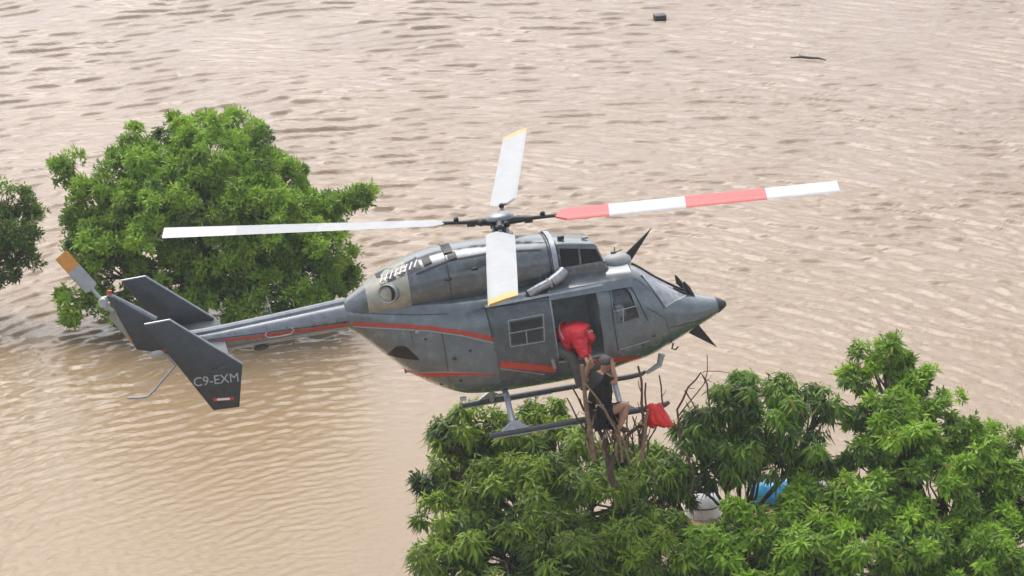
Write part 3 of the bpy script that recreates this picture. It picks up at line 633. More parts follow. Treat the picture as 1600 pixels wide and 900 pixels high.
# ------------------------------------------------------------------ people
def skin(name, J, E_, m, parent, sub=2, root=None):
    """J: name -> (xyz, radius); E_: edges; a Skin surface grown on the skeleton"""
    names = list(J); me = bpy.data.meshes.new(name)
    me.from_pydata([tuple(J[k][0]) for k in names], [(names.index(a), names.index(b)) for a, b in E_], [])
    o = link(name, me, parent); md = o.modifiers.new('s', 'SKIN'); md.use_smooth_shade = True
    for i, k in enumerate(names):
        rr = J[k][1]; rr = (rr, rr) if np.isscalar(rr) else rr
        me.skin_vertices[0].data[i].radius = rr; me.skin_vertices[0].data[i].use_root = (k == (root or names[0]))
    s2 = o.modifiers.new('d', 'SUBSURF'); s2.levels = s2.render_levels = sub
    bake(o); o.data.materials.clear(); o.data.materials.append(m)
    o.data.polygons.foreach_set('use_smooth', np.full(len(o.data.polygons), True)); return o
def person(label, P, skin_m, face, cloth, group=None, k_=1.0):
    """P: joints in helicopter coordinates; face: direction the head looks"""
    P = {k: np.asarray(H2W(v)) for k, v in P.items()}; face = HA @ np.asarray(face, float); face /= np.linalg.norm(face)
    base = min((P[k] for k in P if k.startswith('ankle')), key=lambda p: p[2]).copy(); base = np.array([P['pelvis'][0], P['pelvis'][1], base[2] - .05])
    t = empty('person', base, label, 'person', group); loc = {k: v - base for k, v in P.items()}
    up = loc['head'] - loc['neck']; up /= np.linalg.norm(up); sd3 = np.cross(face, up); sd3 /= np.linalg.norm(sd3); face = np.cross(up, sd3)
    J, E_ = {}, []
    def j(k, p, r): J[k] = (p, r)
    j('pelvis', loc['pelvis'], .135); j('waist', loc['pelvis'] * .55 + loc['chest'] * .45, .125); j('chest', loc['chest'], .15); j('neck', loc['neck'], .058)
    j('jaw', loc['neck'] * .45 + loc['head'] * .55 + face * .012, .075); j('skull', loc['head'] + up * .02, .098); j('crown', loc['head'] + up * .085 - face * .01, .07)
    j('nose', loc['head'] + face * .118 - up * .015, .018)
    E_ += [('pelvis', 'waist'), ('waist', 'chest'), ('chest', 'neck'), ('neck', 'jaw'), ('jaw', 'skull'), ('skull', 'crown'), ('skull', 'nose')]
    for s in 'rl':
        j('sh' + s, loc['sh' + s], .062); j('el' + s, loc['el' + s], .043); j('wr' + s, loc['wr' + s], .03)
        f = loc['wr' + s] - loc['el' + s]; f /= np.linalg.norm(f); pal = loc['wr' + s] + f * .075; j('pa' + s, pal, (.036, .02))
        E_ += [('chest', 'sh' + s), ('sh' + s, 'el' + s), ('el' + s, 'wr' + s), ('wr' + s, 'pa' + s)]
        cr = np.cross(f, up + .01); cr /= np.linalg.norm(cr); nn = np.cross(cr, f)
        for q in range(4):
            o_ = cr * (.027 - .018 * q); ln = (.032, .038, .036, .028)[q]
            j(f'f{q}a' + s, pal + f * (.025 + ln) + o_ + nn * .006, .0095); j(f'f{q}b' + s, pal + f * (.03 + ln * 1.5) + o_ + nn * .03, .008); E_ += [('pa' + s, f'f{q}a' + s), (f'f{q}a' + s, f'f{q}b' + s)]
        j('t1' + s, pal - f * .02 + cr * .045 + nn * .01, .011); j('t2' + s, pal + f * .012 + cr * .058 + nn * .03, .009); E_ += [('pa' + s, 't1' + s), ('t1' + s, 't2' + s)]
        j('hi' + s, loc['hi' + s], .098); j('kn' + s, loc['kn' + s], .062); j('calf' + s, loc['kn' + s] * .68 + loc['ankle' + s] * .32, .058); j('ankle' + s, loc['ankle' + s], .037)
        fd = loc['toe' + s] - loc['ankle' + s]; j('toe' + s, loc['toe' + s], .035)
        E_ += [('pelvis', 'hi' + s), ('hi' + s, 'kn' + s), ('kn' + s, 'calf' + s), ('calf' + s, 'ankle' + s), ('ankle' + s, 'toe' + s)]
    for q in J:
        if q[0] not in 'ft' or q.startswith('toe'): J[q] = (J[q][0], (np.array(J[q][1]) * (k_ if q not in ('nose', 'jaw', 'skull', 'crown') else min(k_, 1.08))).tolist())
    skin('body', J, E_, skin_m, t)
    # face details
    for s in (-1, 1):
        G().ball(loc['head'] + face * .092 + sd3 * .034 * s + up * .015, .012, 8, 6).build('eye', M['dark'], t)
        G().ball(loc['head'] + sd3 * .095 * s - up * .01, (.014, .018, .03), 8, 6).build('ear', skin_m, t)
    G().ball(loc['head'] + face * .088 - up * .055, (.022, .016, .007), 8, 6).build('mouth', M['red'], t)
    def grow(name, keys, edges, m, add):
        skin(name, {k: (J[k][0], (np.array(J[k][1]) + a).tolist() if not np.isscalar(J[k][1]) else J[k][1] + a) for k, a in keys.items()}, edges, m, t)
    cloth(t, loc, J, grow, face, up, sd3); return t
def half(J, a, b, f=.5): return J[a][0] * (1 - f) + J[b][0] * f

def cl_tree(t, loc, J, grow, face, up, sd3):
    for s in 'rl':
        J['sl' + s] = (half(J, 'sh' + s, 'el' + s, .62), .055); J['cuff' + s] = (half(J, 'hi' + s, 'kn' + s, .62), .088)
    grow('t_shirt', {'pelvis': .05, 'waist': .065, 'chest': .05, 'shr': .045, 'shl': .045, 'slr': .035, 'sll': .035}, [('pelvis', 'waist'), ('waist', 'chest'), ('chest', 'shr'), ('chest', 'shl'), ('shr', 'slr'), ('shl', 'sll')], M['black'], 0)
    grow('shorts', {'pelvis': .06, 'hir': .05, 'hil': .05, 'cuffr': .03, 'cuffl': .03}, [('pelvis', 'hir'), ('pelvis', 'hil'), ('hir', 'cuffr'), ('hil', 'cuffl')], M['black'], 0)
    g = G(); g.ball(loc['head'] + up * .055 - face * .028, (.105, .105, .085), 14, 9); g.build('hair', M['hair'], t)
    pt = loc['pelvis'] * .85 + loc['chest'] * .15
    d = (C0 - H2W((.95, -1.6, -.9))); d /= np.linalg.norm(d)
    G().box(pt + d * .20, (.13, .02, .045)).build('shirt_print', M['lwhite'], t)
    for s in 'rl': skin('shoe', {'a': (loc['ankle' + s], .052), 'b': (loc['toe' + s], .045)}, [('a', 'b')], M['boot'], t)
def cl_crew(t, loc, J, grow, face, up, sd3):
    for s in 'rl': J['sl' + s] = (half(J, 'el' + s, 'wr' + s, .8), .04)
    grow('red_jacket', {'pelvis': .10, 'waist': .14, 'chest': .13, 'neck': .07, 'shr': .085, 'shl': .085, 'elr': .06, 'ell': .03, 'slr': .022, 'sll': .022},
         [('pelvis', 'waist'), ('waist', 'chest'), ('chest', 'neck'), ('chest', 'shr'), ('chest', 'shl'), ('shr', 'elr'), ('elr', 'slr'), ('shl', 'ell'), ('ell', 'sll')], M['redc'], 0)
    a, b = loc['waist_p'] if 'waist_p' in loc else J['waist'][0], J['chest'][0]
    ax = b - a; ax /= np.linalg.norm(ax); s1 = np.cross(ax, (0, 0, 1.)); s1 /= np.linalg.norm(s1); s2 = np.cross(ax, s1); c = a * .55 + b * .45
    g = G(); g.grid([[c + ax * w_ + .275 * (math.cos(k) * s1 + math.sin(k) * s2) for k in np.linspace(0, 2 * math.pi, 24, endpoint=False)] for w_ in (-.015, .015)], 0, True); g.build('reflective_band', M['pale'], t)
    grow('trousers', {'pelvis': .03, 'hir': .025, 'hil': .025, 'knr': .025, 'knl': .025, 'calfr': .02, 'calfl': .02, 'ankler': .018, 'anklel': .018},
         [('pelvis', 'hir'), ('pelvis', 'hil'), ('hir', 'knr'), ('hil', 'knl'), ('knr', 'calfr'), ('knl', 'calfl'), ('calfr', 'ankler'), ('calfl', 'anklel')], M['trous'], 0)
    G().ball(loc['head'] + up * .04 - face * .012, (.112, .112, .105), 16, 10).build('hood', M['redc'], t)
    for s in 'rl': skin('boot', {'a': (loc['ankle' + s], .055), 'b': (loc['toe' + s], .05)}, [('a', 'b')], M['boot'], t)
def cl_pilot(t, loc, J, grow, face, up, sd3):
    for s in 'rl': J['sl' + s] = (half(J, 'sh' + s, 'el' + s, .8), .05)
    grow('shirt', {'pelvis': .02, 'waist': .03, 'chest': .03, 'shr': .03, 'shl': .03, 'slr': .03, 'sll': .03}, [('pelvis', 'waist'), ('waist', 'chest'), ('chest', 'shr'), ('chest', 'shl'), ('shr', 'slr'), ('shl', 'sll')], M['shirt'], 0)
    grow('trousers', {'pelvis': .03, 'hir': .02, 'hil': .02, 'knr': .02, 'knl': .02, 'ankler': .02, 'anklel': .02}, [('pelvis', 'hir'), ('pelvis', 'hil'), ('hir', 'knr'), ('hil', 'knl'), ('knr', 'ankler'), ('knl', 'anklel')], M['black'], 0)
    g = G().tube([loc['head'] + sd3 * .11 * q for q in (-1, -.75)], .05, 10).tube([loc['head'] + sd3 * .11 * q for q in (.75, 1)], .05, 10)
    g.tube([loc['head'] + sd3 * .10 * math.cos(a) + up * (.01 + .13 * math.sin(a)) for a in np.linspace(0, math.pi, 9)], .014, 6); g.build('headset', M['dark'], t)
def PX(px, py, y): return L(px, py, y)
person('man in black shirt and shorts sitting among broken branches below the open helicopter door', dict(
    pelvis=PX(937, 641, -1.62), chest=PX(937, 595, -1.64), neck=PX(943, 581, -1.68), head=PX(947, 569, -1.72),
    shr=PX(949, 590, -1.84), elr=PX(963, 600, -1.90), wrr=PX(958, 576, -1.86), shl=PX(927, 590, -1.42), ell=PX(914, 592, -1.40), wrl=PX(919, 572, -1.46),
    hir=PX(942, 645, -1.70), knr=PX(981, 631, -1.78), ankler=PX(968, 668, -1.80), toer=PX(981, 674, -1.84), hil=PX(938, 647, -1.52), knl=PX(969, 644, -1.48), anklel=PX(958, 683, -1.50), toel=PX(971, 690, -1.54)), M['skin'], (.75, -.45, .45), cl_tree, None, 1.22)
person('crewman in red jacket and grey trousers leaning out of the open helicopter door', dict(
    pelvis=PX(880, 533, -.60), chest=PX(901, 516, -.80), neck=PX(911, 516, -.88), head=PX(918, 524, -.92),
    shr=PX(905, 527, -1.02), elr=PX(909, 547, -1.12), wrr=PX(917, 564, -1.30), shl=PX(912, 516, -.70), ell=PX(916, 540, -.86), wrl=PX(922, 560, -1.08),
    hir=PX(880, 550, -.78), knr=PX(896, 560, -1.00), ankler=PX(906, 606, -1.06), toer=PX(921, 606, -1.10), hil=PX(884, 548, -.50), knl=PX(906, 546, -.42), anklel=PX(884, 558, -.36), toel=PX(875, 560, -.36)), M['skin'], (.75, -.35, -.35), cl_crew)
person('pilot in white shirt seated behind the front side window of the helicopter', dict(
    pelvis=PX(964, 524, -.52), chest=PX(964, 484, -.52), neck=PX(964, 470, -.52), head=PX(965, 456, -.52),
    shr=PX(966, 482, -.68), elr=PX(974, 500, -.70), wrr=PX(990, 493, -.62), shl=PX(966, 480, -.20), ell=PX(976, 500, -.16), wrl=PX(992, 494, -.22),
    hir=PX(966, 526, -.46), knr=PX(1003, 518, -.48), ankler=PX(1010, 545, -.46), toer=PX(1024, 545, -.46), hil=PX(966, 524, -.30), knl=PX(1003, 516, -.28), anklel=PX(1010, 543, -.28), toel=PX(1024, 543, -.28)), M['dskin'], (1, -.1, -.1), cl_pilot)

# ------------------------------------------------------------------ trees
def unit(v): return v / (np.linalg.norm(v, axis=-1, keepdims=True) + 1e-9)
def leaves_arrays(p, d, up, ln, wd, sag):
    s = unit(np.cross(d, up)); nrm = np.cross(s, d); ln = ln[:, None]; wd = wd[:, None]; sg = sag[:, None] * ln * np.array([0, 0, -1.])
    m = p + d * ln * .48 + sg * .25 - nrm * wd * .25; a = p + d * ln * .45 + s * wd * .5 + sg * .22; b = p + d * ln * .45 - s * wd * .5 + sg * .22; t = p + d * ln + sg
    return np.stack([p, a, m, b, t], 1)
LF = np.array([(0, 1, 2), (0, 2, 3), (1, 4, 2), (2, 4, 3)])
def crown_leaves(blobs, dens, sub_r, per, ln, wd, droop, base_tone, seed):
    """blobs: centre + radii; each carries branchlets, each branchlet leaf rosettes"""
    r = np.random.default_rng(seed); Ps, Ds, Ts = [], [], []
    for c, rad in blobs:
        rad = np.asarray(rad, float); n = max(5, int(dens * rad[0] * rad[2] / (sub_r * sub_r) * 3.2))
        v = unit(r.normal(size=(n, 3)) + (0, -.25, .25)); q = np.where(r.random((n, 1)) < .13, r.uniform(1.1, 1.36, (n, 1)), r.uniform(.60, 1.08, (n, 1))); sc = c + v * rad * q
        for k in range(n):
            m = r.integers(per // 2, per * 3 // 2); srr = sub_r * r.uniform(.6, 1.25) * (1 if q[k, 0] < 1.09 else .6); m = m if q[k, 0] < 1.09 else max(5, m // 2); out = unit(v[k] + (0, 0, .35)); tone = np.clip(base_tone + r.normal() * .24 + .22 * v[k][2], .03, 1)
            vv = unit(r.normal(size=(m, 3)) + out * .8); pp = sc[k] + vv * srr * r.uniform(.35, 1, (m, 1)) * (1, 1, .75)
            Ps.append(pp); Ds.append(unit(vv + out * .5 + (0, 0, .15))); Ts.append(np.clip(tone + r.normal(size=m) * .10 + (r.random(m) < .06) * .3, .02, 1))
    P = np.concatenate(Ps); D = np.concatenate(Ds); T = np.concatenate(Ts); n = len(P); K = 7
    ax = np.repeat(D, K, 0); t1 = unit(np.cross(ax, r.normal(size=ax.shape))); spread = r.uniform(.55, 1.5, (n * K, 1)); d = unit(ax * np.cos(spread) + t1 * np.sin(spread) + (0, 0, -droop))
    upv = unit(ax + (0, 0, .6) + r.normal(size=ax.shape) * .25); l = ln * np.clip(r.lognormal(-.12, .3, n * K), .4, 1.5); w_ = wd * r.uniform(.75, 1.25, n * K); sg = droop * r.uniform(.2, .9, n * K)
    p = np.repeat(P, K, 0) + d * .02 + ax * r.uniform(-.05, .05, (n * K, 1))
    tone = np.clip(np.repeat(T, K) + r.normal(size=n * K) * .15, 0, .94); tone = np.where(r.random(n * K) < .012, 1., tone)
    return leaves_arrays(p, d, upv, l, w_, sg), tone, P
def leaf_mesh(name, LV, tone, m, parent):
    n = len(LV); me = bpy.data.meshes.new(name); co = LV.reshape(-1, 3).astype(np.float32); Fc = (np.arange(n)[:, None, None] * 5 + LF[None]).reshape(-1, 3).astype(np.int32)
    me.vertices.add(len(co)); me.vertices.foreach_set('co', co.ravel()); me.loops.add(Fc.size); me.loops.foreach_set('vertex_index', Fc.ravel()); me.polygons.add(len(Fc)); me.polygons.foreach_set('loop_start', np.arange(0, Fc.size, 3, dtype=np.int32)); me.update(calc_edges=True)
    a = me.attributes.new('tone', 'FLOAT', 'POINT'); a.data.foreach_set('value', np.repeat(tone, 5).astype(np.float32)); me.materials.append(m); return link(name, me, parent)
LEAFN = [0]
def tree(name, label, base, blobs, m, par, seed, group, limb_r=.16, bark='bark', singles=0):
    base = np.asarray(base, float); t = empty(name, base, label, 'tree', group)
    bl = [(np.asarray(c) - base, rad) for c, rad in blobs]; LV, tone, tips_ = crown_leaves(bl, *par, seed)
    if singles:                                # the largest leaves, picked apart one by one
        nearness = np.linalg.norm(LV[:, 0] + base - C0, axis=1) - 3.5 * tone; ok = np.argsort(nearness)[:singles * 6]; pick = np.random.default_rng(seed).choice(ok, singles, False); keep = np.ones(len(LV), bool); keep[pick] = False
    rest = LV if not singles else LV[keep]
    cr = leaf_mesh('crown', rest, tone if not singles else tone[keep], M[m], t); cr['kind'] = 'stuff'
    if singles:
        protos = []
        for k in range(4):
            V = leaves_arrays(np.zeros((1, 3)), np.array([[0, 1., 0]]), np.array([[0, 0, 1.]]), np.ones(1), np.array([par[4] / par[3]]), np.array([.15 * k])); me = bpy.data.meshes.new('leaf'); me.from_pydata(V[0].tolist(), [], LF.tolist())
            a = me.attributes.new('tone', 'FLOAT', 'POINT'); a.data.foreach_set('value', np.full(5, .45 + .15 * k, np.float32)); me.materials.append(M[m]); protos.append(me)
        for i in pick:
            b, a1, mm, a2, tp = LV[i]; d = tp - b; l_ = np.linalg.norm(d); d /= l_; s = a1 - a2; s -= d * (s @ d); s /= np.linalg.norm(s); nn = np.cross(s, d)
            o = link('leaf', protos[int(np.clip((tone[i] - .375) / .15, 0, 3))], t); o.matrix_local = Matrix.Translation(Vector(b)) @ Matrix(np.stack([s, d, nn], 1).tolist()).to_4x4() @ Matrix.Scale(l_, 4)
    r = np.random.default_rng(seed + 1); g = G(); hub_ = np.mean([c for c, _ in bl], 0); z1 = max(.6, hub_[2] * .45); fork = np.array([hub_[0] * .35, hub_[1] * .35, z1])
    g.tube([(0, 0, -1.2), (0, 0, 0), fork * .5 + (.05, 0, 0), fork], [limb_r * 1.5, limb_r * 1.25, limb_r * 1.05, limb_r * .9], 10); g.build('trunk', M[bark], t)
    for c, rad in bl:
        mid = fork * .5 + c * .5 + r.normal(size=3) * .12 - (0, 0, .1); gg = G(); gg.tube([fork - (0, 0, .05), fork * .75 + mid * .25, mid, mid * .4 + c * .6, c + (0, 0, rad[2] * .5)], [limb_r * .55, limb_r * .45, limb_r * .34, limb_r * .22, .015], 7)
        dd = np.linalg.norm((tips_ - c) / np.asarray(rad), axis=1); near = np.where(dd < 1.15)[0]
        for i in r.choice(near, min(len(near), 22), False):
            e = tips_[i]; s0 = mid * .4 + c * .6 + (c - mid) * r.uniform(-.4, .4); gg.tube([s0, s0 * .5 + e * .5 + r.normal(size=3) * .05 - (0, 0, .04), e], [.022, .014, .006], 5, 0, False)
        gg.build('limb', M[bark], t)
    return t
def blob(px, py, Y, r, rz=None, ry=None): return (W(px, py, Y), (r, ry or r, rz or r * .85))
YF = 56.0
left_blobs = [blob(*b) for b in ((330, 255, 56.0, 1.15, .8), (240, 330, 55.3, .9, .6), (420, 330, 55.4, .95, .7), (330, 330, 55.0, .9, .7), (170, 375, 55.3, .7, .5), (480, 390, 55.2, .7, .5), (330, 250, 57.2, 1.25, .85), (220, 290, 56.6, 1.2, .9), (400, 300, 57, 1.2, .95), (150, 320, 56.4, .72, .65), (140, 385, 56, .60, .6), (250, 370, 55.6, 1.2, .9), (350, 390, 55.4, 1.2, .9), (450, 360, 56, 1.0, .8), (505, 420, 55.6, .75, .65), (480, 320, 56.8, .6, .35), (170, 430, 55.4, .7, .5),
    (420, 450, 55, .9, .6), (290, 450, 54.9, 1.0, .6), (530, 440, 55.4, .5, .4), (300, 205, 57.6, .55, .38), (375, 200, 57.8, .35, .38), (100, 265, 56.8, .35, .35), (205, 235, 57.2, .55, .45), (445, 275, 57.2, .38, .3), (120, 470, 55, .45, .3), (180, 490, 54.6, .5, .3), (500, 322, 56.6, .36, .18), (535, 315, 56.6, .30, .13), (565, 304, 56.6, .20, .09), (390, 480, 54.6, .8, .35), (500, 470, 54.9, .5, .3), (215, 505, 54.3, .3, .2))]
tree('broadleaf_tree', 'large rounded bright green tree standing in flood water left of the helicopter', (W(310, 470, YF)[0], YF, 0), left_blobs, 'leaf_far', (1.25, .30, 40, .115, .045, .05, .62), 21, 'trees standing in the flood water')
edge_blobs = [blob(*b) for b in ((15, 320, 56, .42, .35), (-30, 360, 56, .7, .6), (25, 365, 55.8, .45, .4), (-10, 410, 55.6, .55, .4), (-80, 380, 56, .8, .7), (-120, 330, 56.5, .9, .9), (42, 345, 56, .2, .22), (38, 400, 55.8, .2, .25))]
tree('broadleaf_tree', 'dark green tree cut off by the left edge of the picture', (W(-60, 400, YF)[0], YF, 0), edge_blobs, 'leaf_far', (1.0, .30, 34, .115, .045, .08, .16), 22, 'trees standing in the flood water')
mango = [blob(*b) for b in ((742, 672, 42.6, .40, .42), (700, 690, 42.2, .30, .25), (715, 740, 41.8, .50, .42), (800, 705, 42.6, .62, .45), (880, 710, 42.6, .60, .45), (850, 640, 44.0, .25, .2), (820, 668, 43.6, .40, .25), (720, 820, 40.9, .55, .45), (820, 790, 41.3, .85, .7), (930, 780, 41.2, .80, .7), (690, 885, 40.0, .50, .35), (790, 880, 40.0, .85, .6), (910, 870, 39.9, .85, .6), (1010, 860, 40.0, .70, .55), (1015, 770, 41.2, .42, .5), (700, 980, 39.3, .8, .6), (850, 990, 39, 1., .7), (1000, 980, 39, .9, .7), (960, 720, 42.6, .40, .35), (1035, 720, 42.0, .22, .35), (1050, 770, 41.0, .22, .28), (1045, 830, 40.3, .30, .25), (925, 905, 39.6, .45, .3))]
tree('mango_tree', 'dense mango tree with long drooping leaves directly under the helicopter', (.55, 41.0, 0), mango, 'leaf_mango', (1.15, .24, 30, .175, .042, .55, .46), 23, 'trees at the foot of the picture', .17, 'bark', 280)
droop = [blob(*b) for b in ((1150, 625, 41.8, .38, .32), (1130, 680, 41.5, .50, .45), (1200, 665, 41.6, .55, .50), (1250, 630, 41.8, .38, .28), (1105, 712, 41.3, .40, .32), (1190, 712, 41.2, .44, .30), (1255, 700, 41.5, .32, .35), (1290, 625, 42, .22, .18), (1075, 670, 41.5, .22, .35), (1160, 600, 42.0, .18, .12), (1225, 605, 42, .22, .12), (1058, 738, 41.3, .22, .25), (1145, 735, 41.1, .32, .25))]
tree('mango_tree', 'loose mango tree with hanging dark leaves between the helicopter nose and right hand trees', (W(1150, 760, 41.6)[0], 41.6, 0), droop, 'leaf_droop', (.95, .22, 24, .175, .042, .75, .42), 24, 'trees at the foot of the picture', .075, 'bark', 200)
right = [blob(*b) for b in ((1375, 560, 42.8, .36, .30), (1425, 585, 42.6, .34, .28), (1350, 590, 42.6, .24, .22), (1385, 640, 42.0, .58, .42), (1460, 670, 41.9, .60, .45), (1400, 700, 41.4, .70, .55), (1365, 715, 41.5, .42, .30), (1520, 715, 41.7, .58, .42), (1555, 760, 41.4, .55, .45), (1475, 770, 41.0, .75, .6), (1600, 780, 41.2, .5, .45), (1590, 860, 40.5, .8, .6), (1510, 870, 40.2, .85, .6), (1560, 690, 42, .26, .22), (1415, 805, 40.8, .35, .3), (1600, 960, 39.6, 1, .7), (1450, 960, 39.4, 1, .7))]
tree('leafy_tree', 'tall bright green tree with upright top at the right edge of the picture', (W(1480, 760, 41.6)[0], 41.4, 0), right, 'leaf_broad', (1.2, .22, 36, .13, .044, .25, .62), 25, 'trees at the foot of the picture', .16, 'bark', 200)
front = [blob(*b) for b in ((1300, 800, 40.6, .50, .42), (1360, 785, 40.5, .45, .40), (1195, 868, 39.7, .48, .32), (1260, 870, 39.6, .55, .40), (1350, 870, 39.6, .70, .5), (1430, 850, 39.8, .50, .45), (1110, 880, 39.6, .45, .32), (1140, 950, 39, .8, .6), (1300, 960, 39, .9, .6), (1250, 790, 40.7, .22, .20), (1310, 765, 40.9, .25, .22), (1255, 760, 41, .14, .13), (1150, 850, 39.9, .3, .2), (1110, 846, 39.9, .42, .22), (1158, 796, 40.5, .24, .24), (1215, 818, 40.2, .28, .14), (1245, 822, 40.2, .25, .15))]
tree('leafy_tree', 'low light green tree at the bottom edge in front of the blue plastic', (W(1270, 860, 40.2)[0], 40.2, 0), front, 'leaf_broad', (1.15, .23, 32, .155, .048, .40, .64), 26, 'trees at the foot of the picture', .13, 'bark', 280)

# ------------------------------------------------------------------ broken branches round the man
def stick(pts, r0, r1, m, label, y=-1.7, group='bare branches around the man'):
    P = [np.asarray(H2W(PX(p[0], p[1], p[2] if len(p) > 2 else y))) for p in pts]; base = P[0].copy(); k = len(P); rr = np.linspace(r0, r1, k)
    q = []
    for i in range(k - 1):
        for t in (0, .5): q.append(P[i] * (1 - t) + P[i + 1] * t + (rng.normal(size=3) * .012 if t else 0) - base)
    q.append(P[-1] - base); rad = np.interp(np.linspace(0, 1, len(q)), [0, 1], [r0, r1]) * rng.uniform(.9, 1.12, len(q))
    g = G().tube(q, rad, 7)
    for f in (.45, .7) if len(q) > 3 else ():
        i = int(f * (len(q) - 1)); ax = q[i + 1] - q[i]; ln = float(np.clip(np.linalg.norm(q[-1]) * .22, .06, .22)); d = ax / np.linalg.norm(ax) + rng.normal(size=3) * .55; d /= np.linalg.norm(d)
        g.tube([q[i], q[i] + d * ln * .5 + rng.normal(size=3) * .01, q[i] + d * ln + (0, 0, .02)], [rad[i] * .6, rad[i] * .4, rad[i] * .2], 5)
    o = g.build('branch', M[m]); o.location = tuple(base); tag(o, label, 'branch', group); return o
stick([(928, 720), (922, 670), (914, 620), (909, 570)], .045, .032, 'lbark', 'thick brown broken branch rising just left of the man', -1.80)
stick([(985, 725), (975, 690), (955, 660), (935, 625), (915, 600)], .022, .016, 'lbark', 'pale stripped branch slanting across in front of the man', -1.95)
stick([(972, 722), (969, 690), (966, 665)], .022, .02, 'lbark', 'short pale peeled stub hanging below the man', -2.0)
stick([(1003, 690), (1005, 650), (1003, 615), (997, 572)], .026, .018, 'dbark', 'straight reddish stick standing right of the man', -1.75)
stick([(1008, 680), (1010, 640), (1009, 598)], .018, .014, 'dbark', 'short thin stick close beside the straight reddish stick', -1.70)
stick([(1036, 650), (1034, 620), (1030, 586)], .014, .011, 'dbark', 'thin bare stick rising behind the red plastic', -1.55)
stick([(928, 668), (912, 640), (894, 605)], .022, .014, 'bark', 'dark slanting twig left of the man pointing up left', -1.6)
stick([(915, 672), (900, 650), (886, 622)], .016, .010, 'bark', 'shorter dark twig left of the slanting twig', -1.6)
stick([(1000, 720), (1006, 690), (1008, 664), (1012, 640)], .035, .02, 'lbark', 'knotted pale branch under the red plastic', -1.85)
stick([(945, 715), (938, 700), (944, 680), (956, 676)], .014, .010, 'lbark', 'small curled pale twig below the man', -2.0)
stick([(962, 712), (966, 690), (962, 676)], .014, .010, 'lbark', 'thin upright pale twig under the man', -2.0)
stick([(1062, 690), (1058, 640), (1075, 605), (1095, 582), (1105, 600), (1110, 640)], .02, .012, 'dbark', 'arched bare vine loop right of the red plastic', -1.5, None)
stick([(1060, 650), (1080, 625), (1100, 600), (1105, 555)], .012, .006, 'dbark', 'thin bare shoot rising above the vine loop', -1.5, None)
stick([(1098, 582), (1115, 580), (1140, 583)], .009, .004, 'dbark', 'hair thin twig reaching right from the vine loop', -1.5, None)
stick([(1070, 610), (1088, 640), (1105, 650)], .012, .009, 'dbark', 'short crossing twig inside the vine loop', -1.45, None)
stick([(1062, 700), (1075, 715), (1085, 745), (1078, 770)], .02, .014, 'bark', 'dark bent branch hanging below the vine loop', -1.6, None)
stick([(960, 760), (950, 720), (945, 690), (930, 660)], .05, .03, 'bark', 'dark main fork the man sits on', -1.55)
stick([(950, 740), (965, 705), (985, 675), (1012, 655)], .045, .025, 'bark', 'dark fork reaching right under the knees of the man', -1.6)
rt = np.random.default_rng(3)
for k in range(26):
    x0, y0 = 905 + 110 * rt.random(), 690 + 30 * rt.random(); dx, dy = rt.normal() * 16, -(28 + 45 * rt.random()); yy = -1.45 - .4 * rt.random()
    stick([(x0, y0), (x0 + dx * .4 + rt.normal() * 5, y0 + dy * .5), (x0 + dx, y0 + dy)], .016, .007, ('dbark', 'lbark', 'bark')[k % 3], 'thin bare twig in the brown tangle round the legs of the man', yy, 'twigs tangled below the man')
# cut leaves of dry grass colour round the fork are part of the mango crown
# red plastic caught in the branches
P0 = H2W(PX(1027, 648, -1.72)); g = G(); rr = np.random.default_rng(5); rows = []
for t in np.linspace(0, 1, 18):
    z = .17 - .36 * t; rad = float(np.interp(t, [0, .12, .4, .7, .9, 1], [.06, .12, .15, .18, .185, .12])); row = []
    for a in np.linspace(0, 2 * math.pi, 40, endpoint=False):
        q = rad * (1 + .10 * math.sin(3 * a + 3 * t) + .10 * math.sin(7 * a - 3 * t) * (.3 + t) + .05 * math.sin(13 * a + 5 * t)); row.append((q * math.cos(a) + .10 * t - .05 - .03 * math.sin(4 * t), q * .6 * math.sin(a), z + .025 * math.sin(3 * a + 1) + .02 * math.sin(5 * a)))
    rows.append(row)
g.grid(rows, 0, True); g.F += [tuple(range(40)), tuple(17 * 40 + k for k in range(40))]; g.I += [0, 0]
o = g.build('plastic_bag', M['redb']); o.location = tuple(P0); tag(o, 'bright red plastic bag caught in the branches right of the man', 'bag')

# ------------------------------------------------------------------ things seen through the gap in the leaves, and floating debris
p = WZ(1097, 802); g = G(); prof = [(.02, .50), (.12, .49), (.22, .44), (.29, .36), (.32, .26), (.33, .10), (.33, -.3)]
g.grid([[(q * math.cos(a), q * math.sin(a), z) for a in np.linspace(0, 2 * math.pi, 26, endpoint=False)] for q, z in prof], 0, True)
t = empty('water_tank', p, 'white domed plastic tank showing through a gap in the leaves', 'tank'); g.build('tank_shell', M['tank'], t)
g = G(); g.tube([(.335 * math.cos(a), .335 * math.sin(a), .22) for a in np.linspace(0, 2 * math.pi, 30)], .012, 6, 0, False); g.build('tank_seam', M['dmetal'], t)
G().tube([(0, 0, .49), (0, 0, .53)], .09, 16).build('tank_lid', M['tank'], t)
p = WZ(1209, 782); rr = np.random.default_rng(8); P = []
for u in np.linspace(-1, 1, 15):
    P.append([(u * .42, v * .34, .32 * max(0, 1 - abs(v) ** 3) * (1 - .3 * u * u) + .05 * math.sin(5 * u + 3 * v) + rr.normal() * .012 + .02) for v in np.linspace(-1, 1, 11)])
g = G().grid(P); Q = [[(x, y, z - .03) for x, y, z in r_] for r_ in P]; g.grid(Q); n = 15 * 11
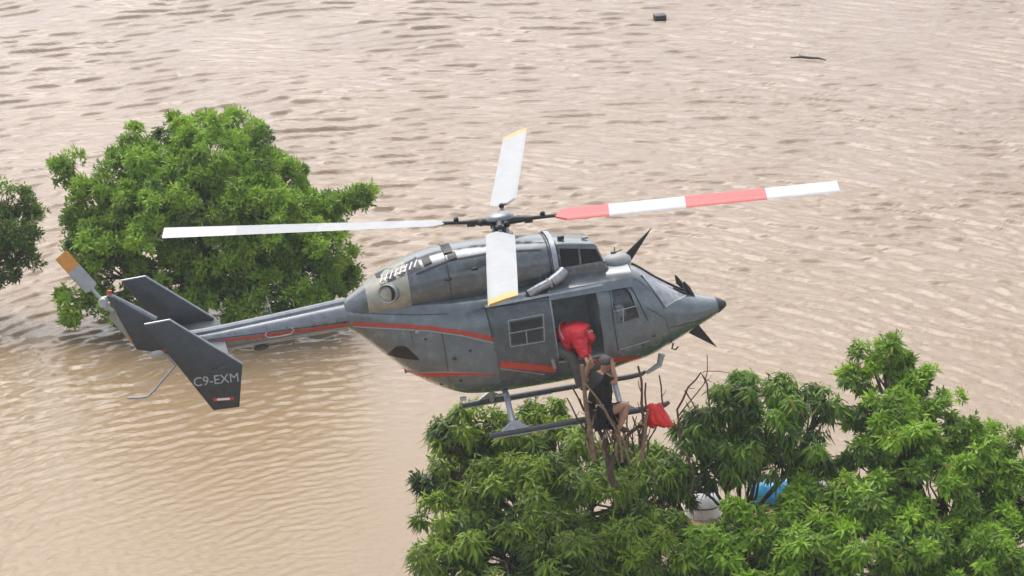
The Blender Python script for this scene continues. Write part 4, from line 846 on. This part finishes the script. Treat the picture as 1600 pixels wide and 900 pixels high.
for ids in ([k * 11 for k in range(15)], [k * 11 + 10 for k in range(15)], list(range(11)), [14 * 11 + k for k in range(11)]):
    for i, j_ in zip(ids, ids[1:]): g.F.append((i, j_, j_ + n, i + n)); g.I.append(0)
o = g.build('tarpaulin', M['blue']); o.location = tuple(p + np.array([0, 0, .06])); tag(o, 'bright blue crumpled plastic sheet showing between the right hand trees', 'tarpaulin')
p = WZ(1262, 772); t = empty('wall', p, 'pale wall top just above the water behind the blue plastic', 'wall')
bevel(G().box((0, 0, .0), (1.3, .28, .4)).build('wall_body', M['conc'], t), .02); bevel(G().box((0, 0, .23), (1.36, .36, .06)).build('coping', M['conc'], t), .012)
for k, dx in enumerate((.33, .46, .58)): G().box((dx, .02, .32), (.05, .05, .14)).build('post_stub', M['dmetal'], t)
p = WZ(1031, 31); o = bevel(G().box((0, 0, .05), (.36, .30, .26)).build('crate', M['crate'], None, False), .015); o.location = tuple(p); o.rotation_euler = (.05, -.04, .2); tag(o, 'small dark box floating far off near the top of the picture', 'box')
p = WZ(1268, 93); o = G().tube([(-.62, .1, .03), (-.3, .04, .07), (-.02, 0, .05), (.2, -.1, .07), (.42, -.14, .02)], [.02, .045, .04, .035, .015], 8).tube([(-.3, .04, .07), (-.36, .2, .12)], [.02, .01], 6).build('driftwood', M['crate']); o.location = tuple(p); tag(o, 'thin dark driftwood floating at the upper right', 'driftwood')

# ------------------------------------------------------------------ rain haze over the water
m = bpy.data.materials.new('rain_haze'); m.use_nodes = True; n = m.node_tree.nodes; n.remove(n['Principled BSDF'])
v = n.new('ShaderNodeVolumePrincipled'); v.inputs['Color'].default_value = (.93, .95, .97, 1); v.inputs['Density'].default_value = .0006; v.inputs['Anisotropy'].default_value = .2
m.node_tree.links.new(v.outputs[0], n['Material Output'].inputs['Volume'])
o = G().box((0, 60, 10.5), (260, 200, 25)).build('haze', m, None, False); o['kind'] = 'stuff'
#print('TRIS', sum(sum(len(p.vertices) - 2 for p in q.data.polygons) for q in bpy.data.objects if q.type == 'MESH'))
